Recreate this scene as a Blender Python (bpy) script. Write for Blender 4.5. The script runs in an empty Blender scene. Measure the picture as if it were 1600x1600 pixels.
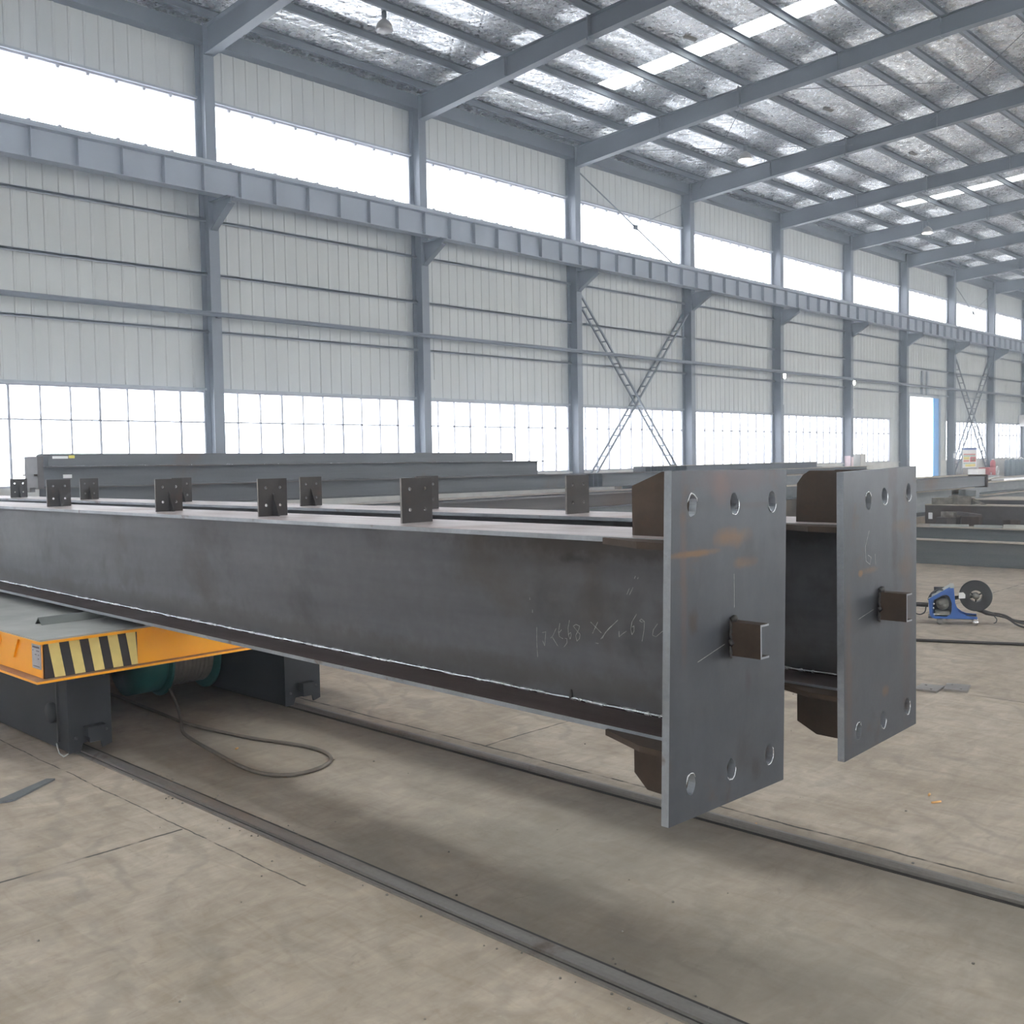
import bpy, math, random
from mathutils import Vector, Matrix
from mathutils.geometry import tessellate_polygon

random.seed(7)
sc = bpy.context.scene
COL = sc.collection
R = math.radians

# ------------------------------------------------------------------ helpers
class MB:
    """collects faces of one mesh"""
    def __init__(s): s.v = []; s.f = []; s.m = []; s.sm = []
    def add(s, vs, fs, mi=0, smooth=False):
        b = len(s.v); s.v += [tuple(p) for p in vs]
        for f in fs:
            s.f.append(tuple(b + i for i in f)); s.m.append(mi); s.sm.append(smooth)
        return s
    def box(s, x0, x1, y0, y1, z0, z1, mi=0):
        vs = [(x, y, z) for z in (z0, z1) for y in (y0, y1) for x in (x0, x1)]
        return s.add(vs, [(0, 2, 3, 1), (4, 5, 7, 6), (0, 1, 5, 4), (2, 6, 7, 3), (0, 4, 6, 2), (1, 3, 7, 5)], mi)
    def hexa(s, q, mi=0):            # 4 bottom + 4 top points
        return s.add(q, [(3, 2, 1, 0), (4, 5, 6, 7), (0, 1, 5, 4), (1, 2, 6, 5), (2, 3, 7, 6), (3, 0, 4, 7)], mi)
    def sheet(s, outer, holes, fn, t0, t1, mi=0, mside=0):
        """polygon with holes, extruded; fn(a,b,t) -> xyz"""
        loops = [outer] + holes
        pts = [p for l in loops for p in l]
        tris = tessellate_polygon([[Vector((p[0], p[1], 0)) for p in l] for l in loops])
        n = len(pts)
        vs = [fn(p[0], p[1], t0) for p in pts] + [fn(p[0], p[1], t1) for p in pts]
        s.add(vs, [tuple(t) for t in tris], mi); k = len(s.v) - 2 * n
        for t in tris:
            s.f.append((k + n + t[2], k + n + t[1], k + n + t[0])); s.m.append(mi); s.sm.append(False)
        o = 0
        for l in loops:
            m = len(l)
            for i in range(m):
                a, b = o + i, o + (i + 1) % m
                s.f.append((k + a, k + b, k + n + b, k + n + a)); s.m.append(mside); s.sm.append(False)
            o += m
        return s
    def tube(s, pts, r, n=8, mi=0, cap=True, closed=False):
        pts = [Vector(p) for p in pts]; rr = r if isinstance(r, (list, tuple)) else [r] * len(pts)
        rings = []; up0 = None
        for i, p in enumerate(pts):
            d = (pts[min(i + 1, len(pts) - 1)] - pts[max(i - 1, 0)])
            d = d.normalized() if d.length > 1e-9 else Vector((0, 0, 1))
            if up0 is None: up0 = Vector((0, 0, 1)) if abs(d.z) < .9 else Vector((1, 0, 0))
            a = d.cross(up0)
            if a.length < 1e-6: a = d.cross(Vector((0, 1, 0)))
            a.normalize(); b = d.cross(a).normalized(); up0 = -b if b.dot(up0) < 0 else b
            rings.append([p + (a * math.cos(2 * math.pi * k / n) + b * math.sin(2 * math.pi * k / n)) * rr[i] for k in range(n)])
        vs = [q for ring in rings for q in ring]; fs = []
        for i in range(len(pts) - 1):
            for k in range(n):
                fs.append((i * n + k, i * n + (k + 1) % n, (i + 1) * n + (k + 1) % n, (i + 1) * n + k))
        s.add(vs, fs, mi, True)
        if cap:
            s.add(rings[0], [tuple(range(n))], mi); s.add(rings[-1], [tuple(reversed(range(n)))], mi)
        return s
    def lathe(s, prof, o, ax, n=32, mi=0, smooth=True):
        """prof: (radius, height along ax)"""
        o = Vector(o); ax = Vector(ax).normalized()
        a = ax.cross(Vector((0, 0, 1)) if abs(ax.z) < .9 else Vector((1, 0, 0))).normalized(); b = ax.cross(a)
        vs = [o + ax * h + (a * math.cos(2 * math.pi * k / n) + b * math.sin(2 * math.pi * k / n)) * r for r, h in prof for k in range(n)]
        fs = [(i * n + k, i * n + (k + 1) % n, (i + 1) * n + (k + 1) % n, (i + 1) * n + k) for i in range(len(prof) - 1) for k in range(n)]
        return s.add(vs, fs, mi, smooth)
    def build(s, name, mats, parent=None, loc=(0, 0, 0), rot=None, bevel=0):
        me = bpy.data.meshes.new(name); me.from_pydata(s.v, [], s.f); me.validate()
        for m in (mats if isinstance(mats, (list, tuple)) else [mats]): me.materials.append(m)
        if len(me.polygons) == len(s.f):
            for p, mi, sm in zip(me.polygons, s.m, s.sm): p.material_index = mi; p.use_smooth = sm
        import bmesh
        bm = bmesh.new(); bm.from_mesh(me); bmesh.ops.remove_doubles(bm, verts=bm.verts, dist=1e-5)
        bmesh.ops.recalc_face_normals(bm, faces=bm.faces); bm.to_mesh(me); bm.free()
        o = bpy.data.objects.new(name, me); COL.objects.link(o)
        o.location = loc
        if rot is not None: o.rotation_euler = rot
        if parent is not None: o.parent = parent
        if bevel:
            b = o.modifiers.new('edge', 'BEVEL'); b.width = bevel; b.segments = 2; b.limit_method = 'ANGLE'
        return o

def tag(o, label, cat=None, group=None, kind=None):
    o['label'] = label
    if cat: o['category'] = cat
    if group: o['group'] = group
    if kind: o['kind'] = kind
    return o
def empty(name, loc=(0, 0, 0), rot=(0, 0, 0)):
    o = bpy.data.objects.new(name, None); COL.objects.link(o)
    o.location = loc; o.rotation_euler = rot; o.empty_display_size = .2
    return o
def copy_tree(o, parent=None):
    c = o.copy(); COL.objects.link(c)
    if parent is not None: c.parent = parent
    for ch in list(o.children): copy_tree(ch, c)
    return c
ORD = ['first', 'second', 'third', 'fourth', 'fifth', 'sixth', 'seventh', 'eighth', 'ninth', 'tenth', 'eleventh', 'twelfth', 'thirteenth', 'fourteenth', 'fifteenth', 'sixteenth', 'seventeenth', 'eighteenth']

# ------------------------------------------------------------------ materials
def new_mat(name):
    m = bpy.data.materials.new(name); m.use_nodes = True
    nt = m.node_tree; b = nt.nodes['Principled BSDF']
    return m, nt, b
def L(nt, a, b): nt.links.new(a, b)
def coords(nt, scale=(1, 1, 1), rot=(0, 0, 0), world=False):
    if world:
        g = nt.nodes.new('ShaderNodeNewGeometry'); src = g.outputs['Position']
    else:
        t = nt.nodes.new('ShaderNodeTexCoord'); src = t.outputs['Object']
    mp = nt.nodes.new('ShaderNodeMapping'); mp.inputs['Scale'].default_value = scale; mp.inputs['Rotation'].default_value = rot
    L(nt, src, mp.inputs['Vector']); return mp.outputs['Vector']
def noise(nt, vec, scale, detail=4, rough=.55, dist=0):
    n = nt.nodes.new('ShaderNodeTexNoise'); n.inputs['Scale'].default_value = scale
    n.inputs['Detail'].default_value = detail; n.inputs['Roughness'].default_value = rough; n.inputs['Distortion'].default_value = dist
    L(nt, vec, n.inputs['Vector']); return n.outputs['Fac']
def ramp(nt, fac, stops):
    r = nt.nodes.new('ShaderNodeValToRGB'); e = r.color_ramp.elements
    while len(e) > 1: e.remove(e[-1])
    e[0].position = stops[0][0]; c = stops[0][1]; e[0].color = (*c, 1) if not isinstance(c, (int, float)) else (c, c, c, 1)
    for p, c in stops[1:]:
        x = e.new(p); x.color = (*c, 1) if not isinstance(c, (int, float)) else (c, c, c, 1)
    L(nt, fac, r.inputs['Fac']); return r.outputs['Color']
def mix(nt, fac, a, b, mode='MIX'):
    m = nt.nodes.new('ShaderNodeMix'); m.data_type = 'RGBA'; m.blend_type = mode
    if isinstance(fac, (int, float)): m.inputs[0].default_value = fac
    else: L(nt, fac, m.inputs[0])
    for k, v in ((6, a), (7, b)):
        if isinstance(v, tuple): m.inputs[k].default_value = (*v, 1)
        else: L(nt, v, m.inputs[k])
    return m.outputs[2]
def bump(nt, b, h, strength=.3, dist=.01, normal=None):
    n = nt.nodes.new('ShaderNodeBump'); n.inputs['Strength'].default_value = strength; n.inputs['Distance'].default_value = dist
    L(nt, h, n.inputs['Height'])
    if normal is not None: L(nt, normal, n.inputs['Normal'])
    L(nt, n.outputs['Normal'], b.inputs['Normal']); return n.outputs['Normal']
def math_(nt, op, a, b=None, c=None):
    m = nt.nodes.new('ShaderNodeMath'); m.operation = op
    for i, v in enumerate((a, b, c)):
        if v is None: continue
        if isinstance(v, (int, float)): m.inputs[i].default_value = v
        else: L(nt, v, m.inputs[i])
    return m.outputs[0]
def plain(name, col, rough=.6, metal=0, var=.12, scale=6, spec=.5):
    m, nt, b = new_mat(name)
    v = coords(nt); n = noise(nt, v, scale, 5)
    c = ramp(nt, n, [(.3, tuple(x * (1 - var) for x in col)), (.7, tuple(min(1, x * (1 + var)) for x in col))])
    L(nt, c, b.inputs['Base Color']); b.inputs['Roughness'].default_value = rough; b.inputs['Metallic'].default_value = metal
    b.inputs['Specular IOR Level'].default_value = spec
    return m
def steel(name, base, lite, rust=(.10, .055, .032), rust_at=(.62, .74), stretch=(6, .5, 3), rough=(.38, .6), metal=.25, patch=2.2, dark=None, scratch=True):
    m, nt, b = new_mat(name)
    v = coords(nt); vs = coords(nt, stretch)
    n1 = noise(nt, vs, 1.6, 7, .6); n2 = noise(nt, v, patch, 6, .6, .4); n3 = noise(nt, v, 60, 3)
    c = ramp(nt, n1, [(.28, base), (.72, lite)])
    f = ramp(nt, n2, [(rust_at[0], 0.), (rust_at[1], 1.)])
    c = mix(nt, math_(nt, 'MULTIPLY', f, .75), c, rust)
    if dark:
        d = noise(nt, coords(nt, (1.3, 1.3, .8)), 2.7, 5, .6, .8)
        c = mix(nt, math_(nt, 'MULTIPLY', ramp(nt, d, [(.6, 0.), (.68, 1.)]), .6), c, dark)
    c = mix(nt, .12, c, ramp(nt, n3, [(.3, .0), (.7, .5)]), 'OVERLAY')
    L(nt, c, b.inputs['Base Color']); b.inputs['Metallic'].default_value = metal; b.inputs['Specular IOR Level'].default_value = .28
    L(nt, ramp(nt, n2, [(.3, rough[0]), (.75, rough[1])]), b.inputs['Roughness'])
    bump(nt, b, n3, .08, .004)
    return m
M = {}
def stained(name, base, lite, rust, dark, stretch, patch, rough, metal, rust_at, dark_at, stains):
    """mill steel with its own stains: (x, y, z, rx, ry, rz, colour, amount, lo, hi) in the part's own frame"""
    m, nt, b = new_mat(name)
    v = coords(nt); n1 = noise(nt, coords(nt, stretch), 1.7, 6, .6); n2 = noise(nt, v, patch, 7, .62, .3); n3 = noise(nt, v, 70, 3); n4 = noise(nt, v, 14, 5, .6)
    c = ramp(nt, n1, [(.3, base), (.7, lite)])
    c = mix(nt, .30, c, ramp(nt, n4, [(.3, (.36, .36, .36)), (.7, (.62, .62, .62))]), 'OVERLAY')
    c = mix(nt, math_(nt, 'MULTIPLY', ramp(nt, n2, [(rust_at[0], 0.), (rust_at[1], 1.)]), .7), c, rust)
    d = noise(nt, coords(nt, (1.1, 1.1, 1.1)), patch * 1.3, 6, .6, .3)
    c = mix(nt, math_(nt, 'MULTIPLY', ramp(nt, d, [(dark_at[0], 0.), (dark_at[1], 1.)]), .6), c, dark)
    wv = math_(nt, 'MULTIPLY', math_(nt, 'SUBTRACT', n4, .5), 1.5)
    for (x, y, z, rx, ry, rz, col, am) in stains:
        mp = nt.nodes.new('ShaderNodeMapping'); mp.vector_type = 'POINT'; t = nt.nodes.new('ShaderNodeTexCoord'); L(nt, t.outputs['Object'], mp.inputs['Vector'])
        mp.inputs['Scale'].default_value = (1 / rx, 1 / ry, 1 / rz); mp.inputs['Location'].default_value = (-x / rx, -y / ry, -z / rz)
        ln = nt.nodes.new('ShaderNodeVectorMath'); ln.operation = 'LENGTH'; L(nt, mp.outputs[0], ln.inputs[0])
        q = math_(nt, 'ADD', ln.outputs['Value'], wv)
        c = mix(nt, math_(nt, 'MULTIPLY', ramp(nt, q, [(.35, 1.), (1., 0.)]), am), c, col)
    L(nt, c, b.inputs['Base Color']); b.inputs['Metallic'].default_value = metal; b.inputs['Specular IOR Level'].default_value = .28
    L(nt, ramp(nt, n2, [(.3, rough[0]), (.75, rough[1])]), b.inputs['Roughness'])
    bump(nt, b, n3, .08, .004)
    return m
BR, DK, OR = (.085, .055, .035), (.018, .016, .016), (.17, .085, .03)
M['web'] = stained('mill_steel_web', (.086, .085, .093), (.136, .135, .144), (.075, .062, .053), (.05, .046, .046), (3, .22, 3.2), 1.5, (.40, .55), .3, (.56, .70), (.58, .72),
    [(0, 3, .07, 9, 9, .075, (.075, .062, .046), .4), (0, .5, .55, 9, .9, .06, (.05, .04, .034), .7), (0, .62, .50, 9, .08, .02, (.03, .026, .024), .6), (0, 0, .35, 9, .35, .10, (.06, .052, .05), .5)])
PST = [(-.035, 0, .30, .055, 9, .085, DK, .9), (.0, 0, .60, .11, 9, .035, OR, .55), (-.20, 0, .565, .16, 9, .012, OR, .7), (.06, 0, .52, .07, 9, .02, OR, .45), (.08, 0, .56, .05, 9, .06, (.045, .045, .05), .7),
    (.07, 0, .165, .022, 9, .05, (.05, .04, .045), .7), (-.21, 0, .37, .03, 9, .045, (.045, .03, .025), .8), (.11, 0, -.12, .035, 9, .045, (.04, .035, .035), .8), (-.25, 0, .5, .02, 9, .3, (.10, .06, .045), .4),
    (0, 0, .77, .3, 9, .05, (.09, .06, .06), .45), (-.06, 0, .75, .05, 9, .07, (.12, .07, .06), .5), (-.18, 0, .70, .12, 9, .03, (.05, .05, .055), .6), (.1, 0, .69, .18, 9, .012, (.06, .05, .05), .5), (.04, 0, -.05, .05, 9, .07, (.045, .04, .04), .5)]
M['plate'] = stained('mill_steel_plate', (.047, .050, .058), (.074, .079, .091), BR, (.045, .044, .048), (1.6, 1.6, .5), 3.2, (.38, .52), .3, (.60, .70), (.60, .70), PST)
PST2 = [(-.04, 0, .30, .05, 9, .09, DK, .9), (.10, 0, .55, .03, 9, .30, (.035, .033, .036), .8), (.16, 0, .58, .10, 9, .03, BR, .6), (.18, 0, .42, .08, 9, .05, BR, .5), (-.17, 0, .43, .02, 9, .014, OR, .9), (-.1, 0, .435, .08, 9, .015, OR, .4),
    (.02, 0, -.02, .04, 9, .025, OR, .5), (.2, 0, .3, .05, 9, .5, (.08, .055, .045), .5), (.08, 0, .78, .05, 9, .1, (.05, .04, .042), .7), (-.26, 0, .1, .03, 9, .4, (.10, .065, .05), .5)]
M['plate2'] = stained('mill_steel_second_plate', (.047, .050, .057), (.072, .076, .086), BR, (.045, .044, .048), (1.6, 1.6, .5), 3.6, (.38, .52), .3, (.60, .70), (.60, .70), PST2)
M['flange'] = steel('skylit_steel_flange', (.33, .27, .26), (.52, .45, .44), rust=(.30, .20, .17), rust_at=(.55, .7), stretch=(14, .5, 4), rough=(.32, .5), metal=.25, patch=1.6)  # window and skylight reflection painted into the pale top flange colour
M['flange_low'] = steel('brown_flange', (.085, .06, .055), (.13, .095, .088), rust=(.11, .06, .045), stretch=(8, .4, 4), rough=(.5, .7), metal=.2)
M['edge'] = steel('flame_cut_edge', (.22, .23, .25), (.38, .40, .43), rust=(.16, .10, .07), rust_at=(.6, .7), stretch=(2, 2, 2), rough=(.35, .55), metal=.5, patch=7)
M['cut'] = plain('lit_cleat_edge', (.22, .20, .19), .5, .3, var=.3, scale=30)  # cleat edges and hole walls painted pale, as if lit
M['rusty'] = steel('rusty_gusset', (.042, .029, .022), (.085, .058, .042), rust=(.11, .062, .036), stretch=(3, 3, 3), rough=(.55, .75), metal=.15, patch=5, dark=(.04, .035, .03))
M['cleat'] = steel('dark_cleat', (.022, .018, .016), (.045, .038, .034), rust=(.065, .04, .03), stretch=(3, 3, 3), rough=(.45, .65), metal=.25, patch=7)
M['farsteel'] = steel('stacked_steel', (.085, .088, .095), (.13, .132, .14), rust=(.13, .085, .06), rust_at=(.6, .75), stretch=(.3, 3, 6), rough=(.5, .7), metal=.2, patch=.8)
M['farsteel2'] = steel('stacked_steel_brown', (.085, .074, .072), (.13, .115, .11), rust=(.13, .08, .055), rust_at=(.52, .7), stretch=(.3, 3, 6), rough=(.5, .7), metal=.2, patch=.9)
M['farplate'] = steel('dull_stacked_steel', (.13, .14, .145), (.19, .195, .20), rust=(.13, .10, .08), stretch=(3, .3, 6), rough=(.5, .7), metal=.15, patch=.8)
M['fartop'] = plain('dusty_flange_edge', (.42, .37, .31), .7, var=.3, scale=3)
M['scrap'] = plain('scrap_steel', (.20, .18, .155), .75, var=.45, scale=9)
M['weld'] = steel('weld_bead', (.45, .47, .48), (.8, .82, .83), rust=(.3, .27, .24), rust_at=(.7, .8), stretch=(30, 30, 30), rough=(.2, .35), metal=.9, patch=12)
M['chalk'] = plain('chalk', (.30, .30, .29), .9, scale=80, var=.4)
M['burn'] = plain('burnt_weld', (.018, .015, .014), .5, var=.5, scale=30)
M['orange'] = plain('orange_paint', (1.0, .40, .012), .45, var=.08, scale=3)
M['orange_dust'] = plain('dusty_orange_lip', (.42, .24, .14), .65, var=.25, scale=8)
M['stripe_y'] = plain('yellow_stripe', (.78, .62, .22), .5, var=.06, scale=20)
M['stripe_k'] = plain('black_stripe', (.028, .022, .022), .45, var=.2, scale=14)
M['deck'] = plain('deck_plate', (.36, .355, .335), .6, .15, var=.25, scale=2.5)
M['angle'] = plain('dull_angle_steel', (.15, .155, .148), .45, .2, var=.12)
M['skirt'] = plain('dark_grey_paint', (.024, .025, .028), .6, var=.25, scale=3, spec=.2)
M['skirt_in'] = plain('dark_inside_plate', (.03, .03, .032), .55, var=.2)
M['teal'] = plain('teal_paint', (.01, .085, .075), .5, var=.15)
M['cable'] = plain('cable_rubber', (.12, .10, .082), .6, var=.25, scale=12)
M['cable_dark'] = plain('dark_cable', (.035, .03, .028), .6, var=.2)
M['galv'] = plain('galvanised', (.42, .44, .43), .4, .4, var=.12, scale=8)
M['alu'] = plain('nameplate_metal', (.42, .42, .47), .4, .3, var=.08, scale=30)
M['ink'] = plain('dark_ink', (.10, .09, .12), .6, var=.1)
M['rail'] = steel('rail_steel', (.21, .19, .175), (.34, .315, .29), rust=(.14, .09, .065), stretch=(8, .4, 8), rough=(.3, .5), metal=.5, patch=3)
M['frame_grey'] = plain('frame_paint', (.13, .145, .17), .5, var=.08, scale=1.5)
M['frame_dark'] = plain('purlin_paint', (.10, .112, .13), .5, var=.10, scale=1.5)
M['girder'] = plain('hazed_girder_paint', (.25, .275, .32), .5, var=.06, scale=1.2)  # paler than the columns: haze glare put into the paint
M['girt'] = plain('girt_paint', (.30, .32, .35), .5, var=.08)
M['mullion'] = plain('window_bar', (.30, .30, .34), .5, var=.05)
M['white'] = plain('white_panel', (.8, .8, .8), .6, var=.04)
M['pinkpaper'] = plain('pink_paper', (.75, .6, .62), .8, var=.1, scale=10)
M['masonry'] = plain('rendered_plinth', (.52, .51, .48), .85, var=.12, scale=2)
M['blue'] = plain('blue_paint', (.035, .11, .36), .4, var=.08)
M['blue_door'] = plain('blue_door_strip', (.12, .36, .78), .4, var=.05)
M['black'] = plain('black_plastic', (.025, .025, .027), .4, var=.15)
M['motor'] = plain('grey_motor', (.2, .19, .17), .45, .4, var=.3, scale=25)
M['chrome'] = plain('chrome', (.7, .7, .7), .25, .9, var=.1)
M['red'] = plain('red_paint', (.5, .09, .09), .5, var=.12)
M['yellow'] = plain('yellow_sticker', (.75, .65, .1), .6, var=.05)
M['green'] = plain('green_print', (.2, .45, .35), .7, var=.05)
M['redprint'] = plain('red_print', (.65, .16, .12), .7, var=.05)
M['blueprint'] = plain('blue_print', (.16, .24, .55), .7, var=.05)
M['lampshade'] = plain('lamp_reflector', (.30, .29, .29), .45, .3, var=.1)
M['cyl'] = plain('gas_bottle_paint', (.16, .20, .23), .45, var=.15)
M['butt'] = plain('orange_electrode_stub', (.6, .33, .12), .7, var=.2, scale=60)
M['wood'] = plain('timber_bearer', (.16, .12, .08), .8, var=.3)

def glow(name, col, s):
    m, nt, b = new_mat(name); b.inputs['Base Color'].default_value = (*col, 1)
    b.inputs['Emission Color'].default_value = (*col, 1); b.inputs['Emission Strength'].default_value = s; return m
M['bulb'] = glow('lit_bulb', (1, .96, .88), 9)
M['flood'] = glow('lit_floodlight', (.95, 1, .93), 14)

def glass_mat(name, tint, gloss=.06):
    m = bpy.data.materials.new(name); m.use_nodes = True; nt = m.node_tree; nt.nodes.clear()
    o = nt.nodes.new('ShaderNodeOutputMaterial'); t = nt.nodes.new('ShaderNodeBsdfTransparent'); g = nt.nodes.new('ShaderNodeBsdfGlossy')
    t.inputs['Color'].default_value = (*tint, 1); g.inputs['Roughness'].default_value = .08
    n = noise(nt, coords(nt), 3, 3)
    mx = nt.nodes.new('ShaderNodeMixShader'); L(nt, ramp(nt, n, [(.3, gloss * .8), (.7, gloss * 1.2)]), mx.inputs[0])
    L(nt, t.outputs[0], mx.inputs[1]); L(nt, g.outputs[0], mx.inputs[2]); L(nt, mx.outputs[0], o.inputs['Surface'])
    return m
M['glass'] = glass_mat('window_glass', (.96, .97, 1.0))
M['frp'] = glass_mat('translucent_roof_sheet', (.95, .97, .97), .04)

def floor_mat():
    m, nt, b = new_mat('dusty_concrete')
    v = coords(nt, world=True)
    sep = nt.nodes.new('ShaderNodeSeparateXYZ'); L(nt, v, sep.inputs[0]); X, Y = sep.outputs[0], sep.outputs[1]
    n1 = noise(nt, v, .55, 6, .6, .3); n2 = noise(nt, v, 3.2, 8, .62, .9); n3 = noise(nt, v, 45, 4, .6)
    c = ramp(nt, n1, [(.3, (.335, .276, .22)), (.5, (.395, .330, .268)), (.7, (.445, .378, .312))])
    # scuffed trowel and tyre marks: stretched noise in two directions
    va = coords(nt, (1.2, 4.5, 1), (0, 0, .5), True); vb = coords(nt, (5, 1.3, 1), (0, 0, .35), True)
    s1 = noise(nt, va, 2.6, 8, .68, 1.2); s2 = noise(nt, vb, 2.1, 8, .66, 1.4)
    c = mix(nt, .55, c, ramp(nt, s1, [(.36, (.44, .42, .40)), (.5, (.5, .5, .5)), (.64, (.60, .59, .57))]), 'OVERLAY')
    c = mix(nt, .5, c, ramp(nt, s2, [(.38, (.42, .40, .37)), (.5, (.5, .5, .5)), (.66, (.57, .57, .56))]), 'OVERLAY')
    c = mix(nt, .75, c, ramp(nt, n2, [(.33, (.40, .385, .36)), (.5, (.5, .5, .5)), (.66, (.60, .60, .60))]), 'OVERLAY')
    n5 = noise(nt, coords(nt, (1, 1.6, 1), (0, 0, .7), True), 11, 8, .7, 1.6)
    c = mix(nt, math_(nt, 'MULTIPLY', ramp(nt, n5, [(.58, 0.), (.68, 1.)]), .35), c, (.20, .17, .135))
    c = mix(nt, math_(nt, 'MULTIPLY', ramp(nt, n5, [(.30, 1.), (.40, 0.)]), .30), c, (.52, .46, .39))
    # tyre-tread patches
    vt = coords(nt, (1, 1, 1), (0, 0, .42), True)
    w = nt.nodes.new('ShaderNodeTexWave'); w.inputs['Scale'].default_value = 1.15; w.inputs['Distortion'].default_value = 9; w.inputs['Detail'].default_value = 4; w.inputs['Detail Scale'].default_value = 1.8
    L(nt, vt, w.inputs['Vector'])
    msk = ramp(nt, noise(nt, v, .8, 3), [(.48, 0.), (.6, 1.)])
    tw = math_(nt, 'MULTIPLY', ramp(nt, w.outputs['Fac'], [(.0, 1.), (.22, 0.)]), msk)
    c = mix(nt, math_(nt, 'MULTIPLY', tw, .28), c, (.17, .15, .13))
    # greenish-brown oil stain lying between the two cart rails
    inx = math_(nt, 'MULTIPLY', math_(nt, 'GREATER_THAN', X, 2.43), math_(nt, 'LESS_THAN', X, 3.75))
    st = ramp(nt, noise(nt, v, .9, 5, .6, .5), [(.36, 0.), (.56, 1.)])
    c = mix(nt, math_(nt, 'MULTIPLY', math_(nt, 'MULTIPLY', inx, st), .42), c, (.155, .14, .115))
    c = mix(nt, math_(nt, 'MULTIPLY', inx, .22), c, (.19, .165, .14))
    # expansion joints
    wob = math_(nt, 'MULTIPLY', math_(nt, 'SUBTRACT', noise(nt, v, 2.5, 6, .7), .5), .045)
    def line(coord, at, w_, lo_c=None, lo=None, hi=None):
        d = math_(nt, 'ABSOLUTE', math_(nt, 'SUBTRACT', math_(nt, 'ADD', coord, wob), at))
        l = math_(nt, 'LESS_THAN', d, w_)
        if lo is not None:
            l = math_(nt, 'MULTIPLY', l, math_(nt, 'GREATER_THAN', lo_c, lo)); l = math_(nt, 'MULTIPLY', l, math_(nt, 'LESS_THAN', lo_c, hi))
        return l
    ls = [line(Y, 4.12, .0075, X, -8, 2.15), line(X, 2.16, .0035, Y, 3.2, 30), line(Y, 4.03, .006, X, 3.93, 30), line(X, 3.94, .007, Y, -6, 30),
          line(X, 6.87, .005, Y, -6, 3.0), line(Y, -1.9, .006), line(X, -3.8, .006), line(Y, 10.1, .006)]
    tot = ls[0]
    for l in ls[1:]: tot = math_(nt, 'MAXIMUM', tot, l)
    tot = math_(nt, 'MULTIPLY', tot, ramp(nt, noise(nt, v, 6, 3), [(.36, .1), (.5, .9)]))
    c = mix(nt, tot, c, (.045, .038, .032))
    L(nt, c, b.inputs['Base Color'])
    L(nt, ramp(nt, n2, [(.3, .62), (.7, .85)]), b.inputs['Roughness']); b.inputs['Specular IOR Level'].default_value = .35
    h = math_(nt, 'ADD', math_(nt, 'MULTIPLY', s1, .5), math_(nt, 'ADD', math_(nt, 'MULTIPLY', n3, .25), math_(nt, 'MULTIPLY', tot, -1.)))
    bump(nt, b, h, .35, .012)
    return m
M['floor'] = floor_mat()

def foil_mat():
    m, nt, b = new_mat('quilted_foil')
    v = coords(nt, world=True)
    def wave(rot, sc_, dist=.35):
        mp = nt.nodes.new('ShaderNodeMapping'); mp.inputs['Rotation'].default_value = (0, 0, rot); L(nt, v, mp.inputs['Vector'])
        w = nt.nodes.new('ShaderNodeTexWave'); w.inputs['Scale'].default_value = sc_; w.inputs['Distortion'].default_value = dist
        w.inputs['Detail'].default_value = 2; w.inputs['Detail Scale'].default_value = 1.2
        L(nt, mp.outputs[0], w.inputs['Vector']); return w.outputs['Fac']
    a = wave(R(36), 1.25); c_ = wave(R(-36), 1.25)
    g = math_(nt, 'MINIMUM', ramp(nt, a, [(0, 0.), (.25, 1.)]), ramp(nt, c_, [(0, 0.), (.25, 1.)]))
    n1 = noise(nt, coords(nt, (1.3, 2.4, 1), world=True), 1.5, 3, .5, .5); n2 = noise(nt, v, 9, 5, .65); n0 = noise(nt, coords(nt, (.5, 1, 1), world=True), .55, 3)
    c = ramp(nt, n1, [(.3, (.66, .68, .71)), (.7, (.92, .93, .95))])
    c = mix(nt, .3, c, ramp(nt, g, [(0, (.33, .34, .35)), (1, (.55, .55, .55))]), 'OVERLAY')
    L(nt, c, b.inputs['Base Color']); b.inputs['Metallic'].default_value = .75
    L(nt, ramp(nt, n2, [(.3, .20), (.7, .36)]), b.inputs['Roughness'])
    h = math_(nt, 'ADD', math_(nt, 'MULTIPLY', g, .14), math_(nt, 'ADD', math_(nt, 'MULTIPLY', n1, 1.6), math_(nt, 'ADD', math_(nt, 'MULTIPLY', n2, .05), math_(nt, 'MULTIPLY', n0, 3.))))
    bump(nt, b, h, .65, .05)
    return m
M['foil'] = foil_mat()

def wall_mat():
    m, nt, b = new_mat('ribbed_wall_sheet')
    v = coords(nt, (1.2, 1, .25), world=True); n = noise(nt, v, 1.5, 5)
    c = ramp(nt, n, [(.3, (.41, .42, .412)), (.7, (.465, .475, .46))])
    d = noise(nt, coords(nt, world=True), .9, 4)
    c = mix(nt, math_(nt, 'MULTIPLY', ramp(nt, d, [(.62, 0.), (.75, 1.)]), .2), c, (.33, .33, .31))
    L(nt, c, b.inputs['Base Color']); b.inputs['Roughness'].default_value = .5
    return m
M['wall'] = wall_mat()

# ------------------------------------------------------------------ building
YW = 20.0
CX = [-18.6, -12.6, -6.6, -.6, 5.4, 11.41, 17.35, 23.43, 29.44, 35.5, 41.45, 47.2, 53.05, 58.78, 64.5, 70.4, 76.4, 82.4]
X0, X1, YB, RIDGE = -12.6, 82.4, -10.0, 5.0
N0 = 5                                # index of the first column in view
def zr(y):                            # rafter top
    return 10.82 + .045 * (19.5 - (y if y >= RIDGE else 2 * RIDGE - y))

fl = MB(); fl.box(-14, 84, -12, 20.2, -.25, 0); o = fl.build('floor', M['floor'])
tag(o, 'dusty grey concrete workshop floor with joints, scuffs and tyre marks', 'floor', kind='structure')

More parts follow.
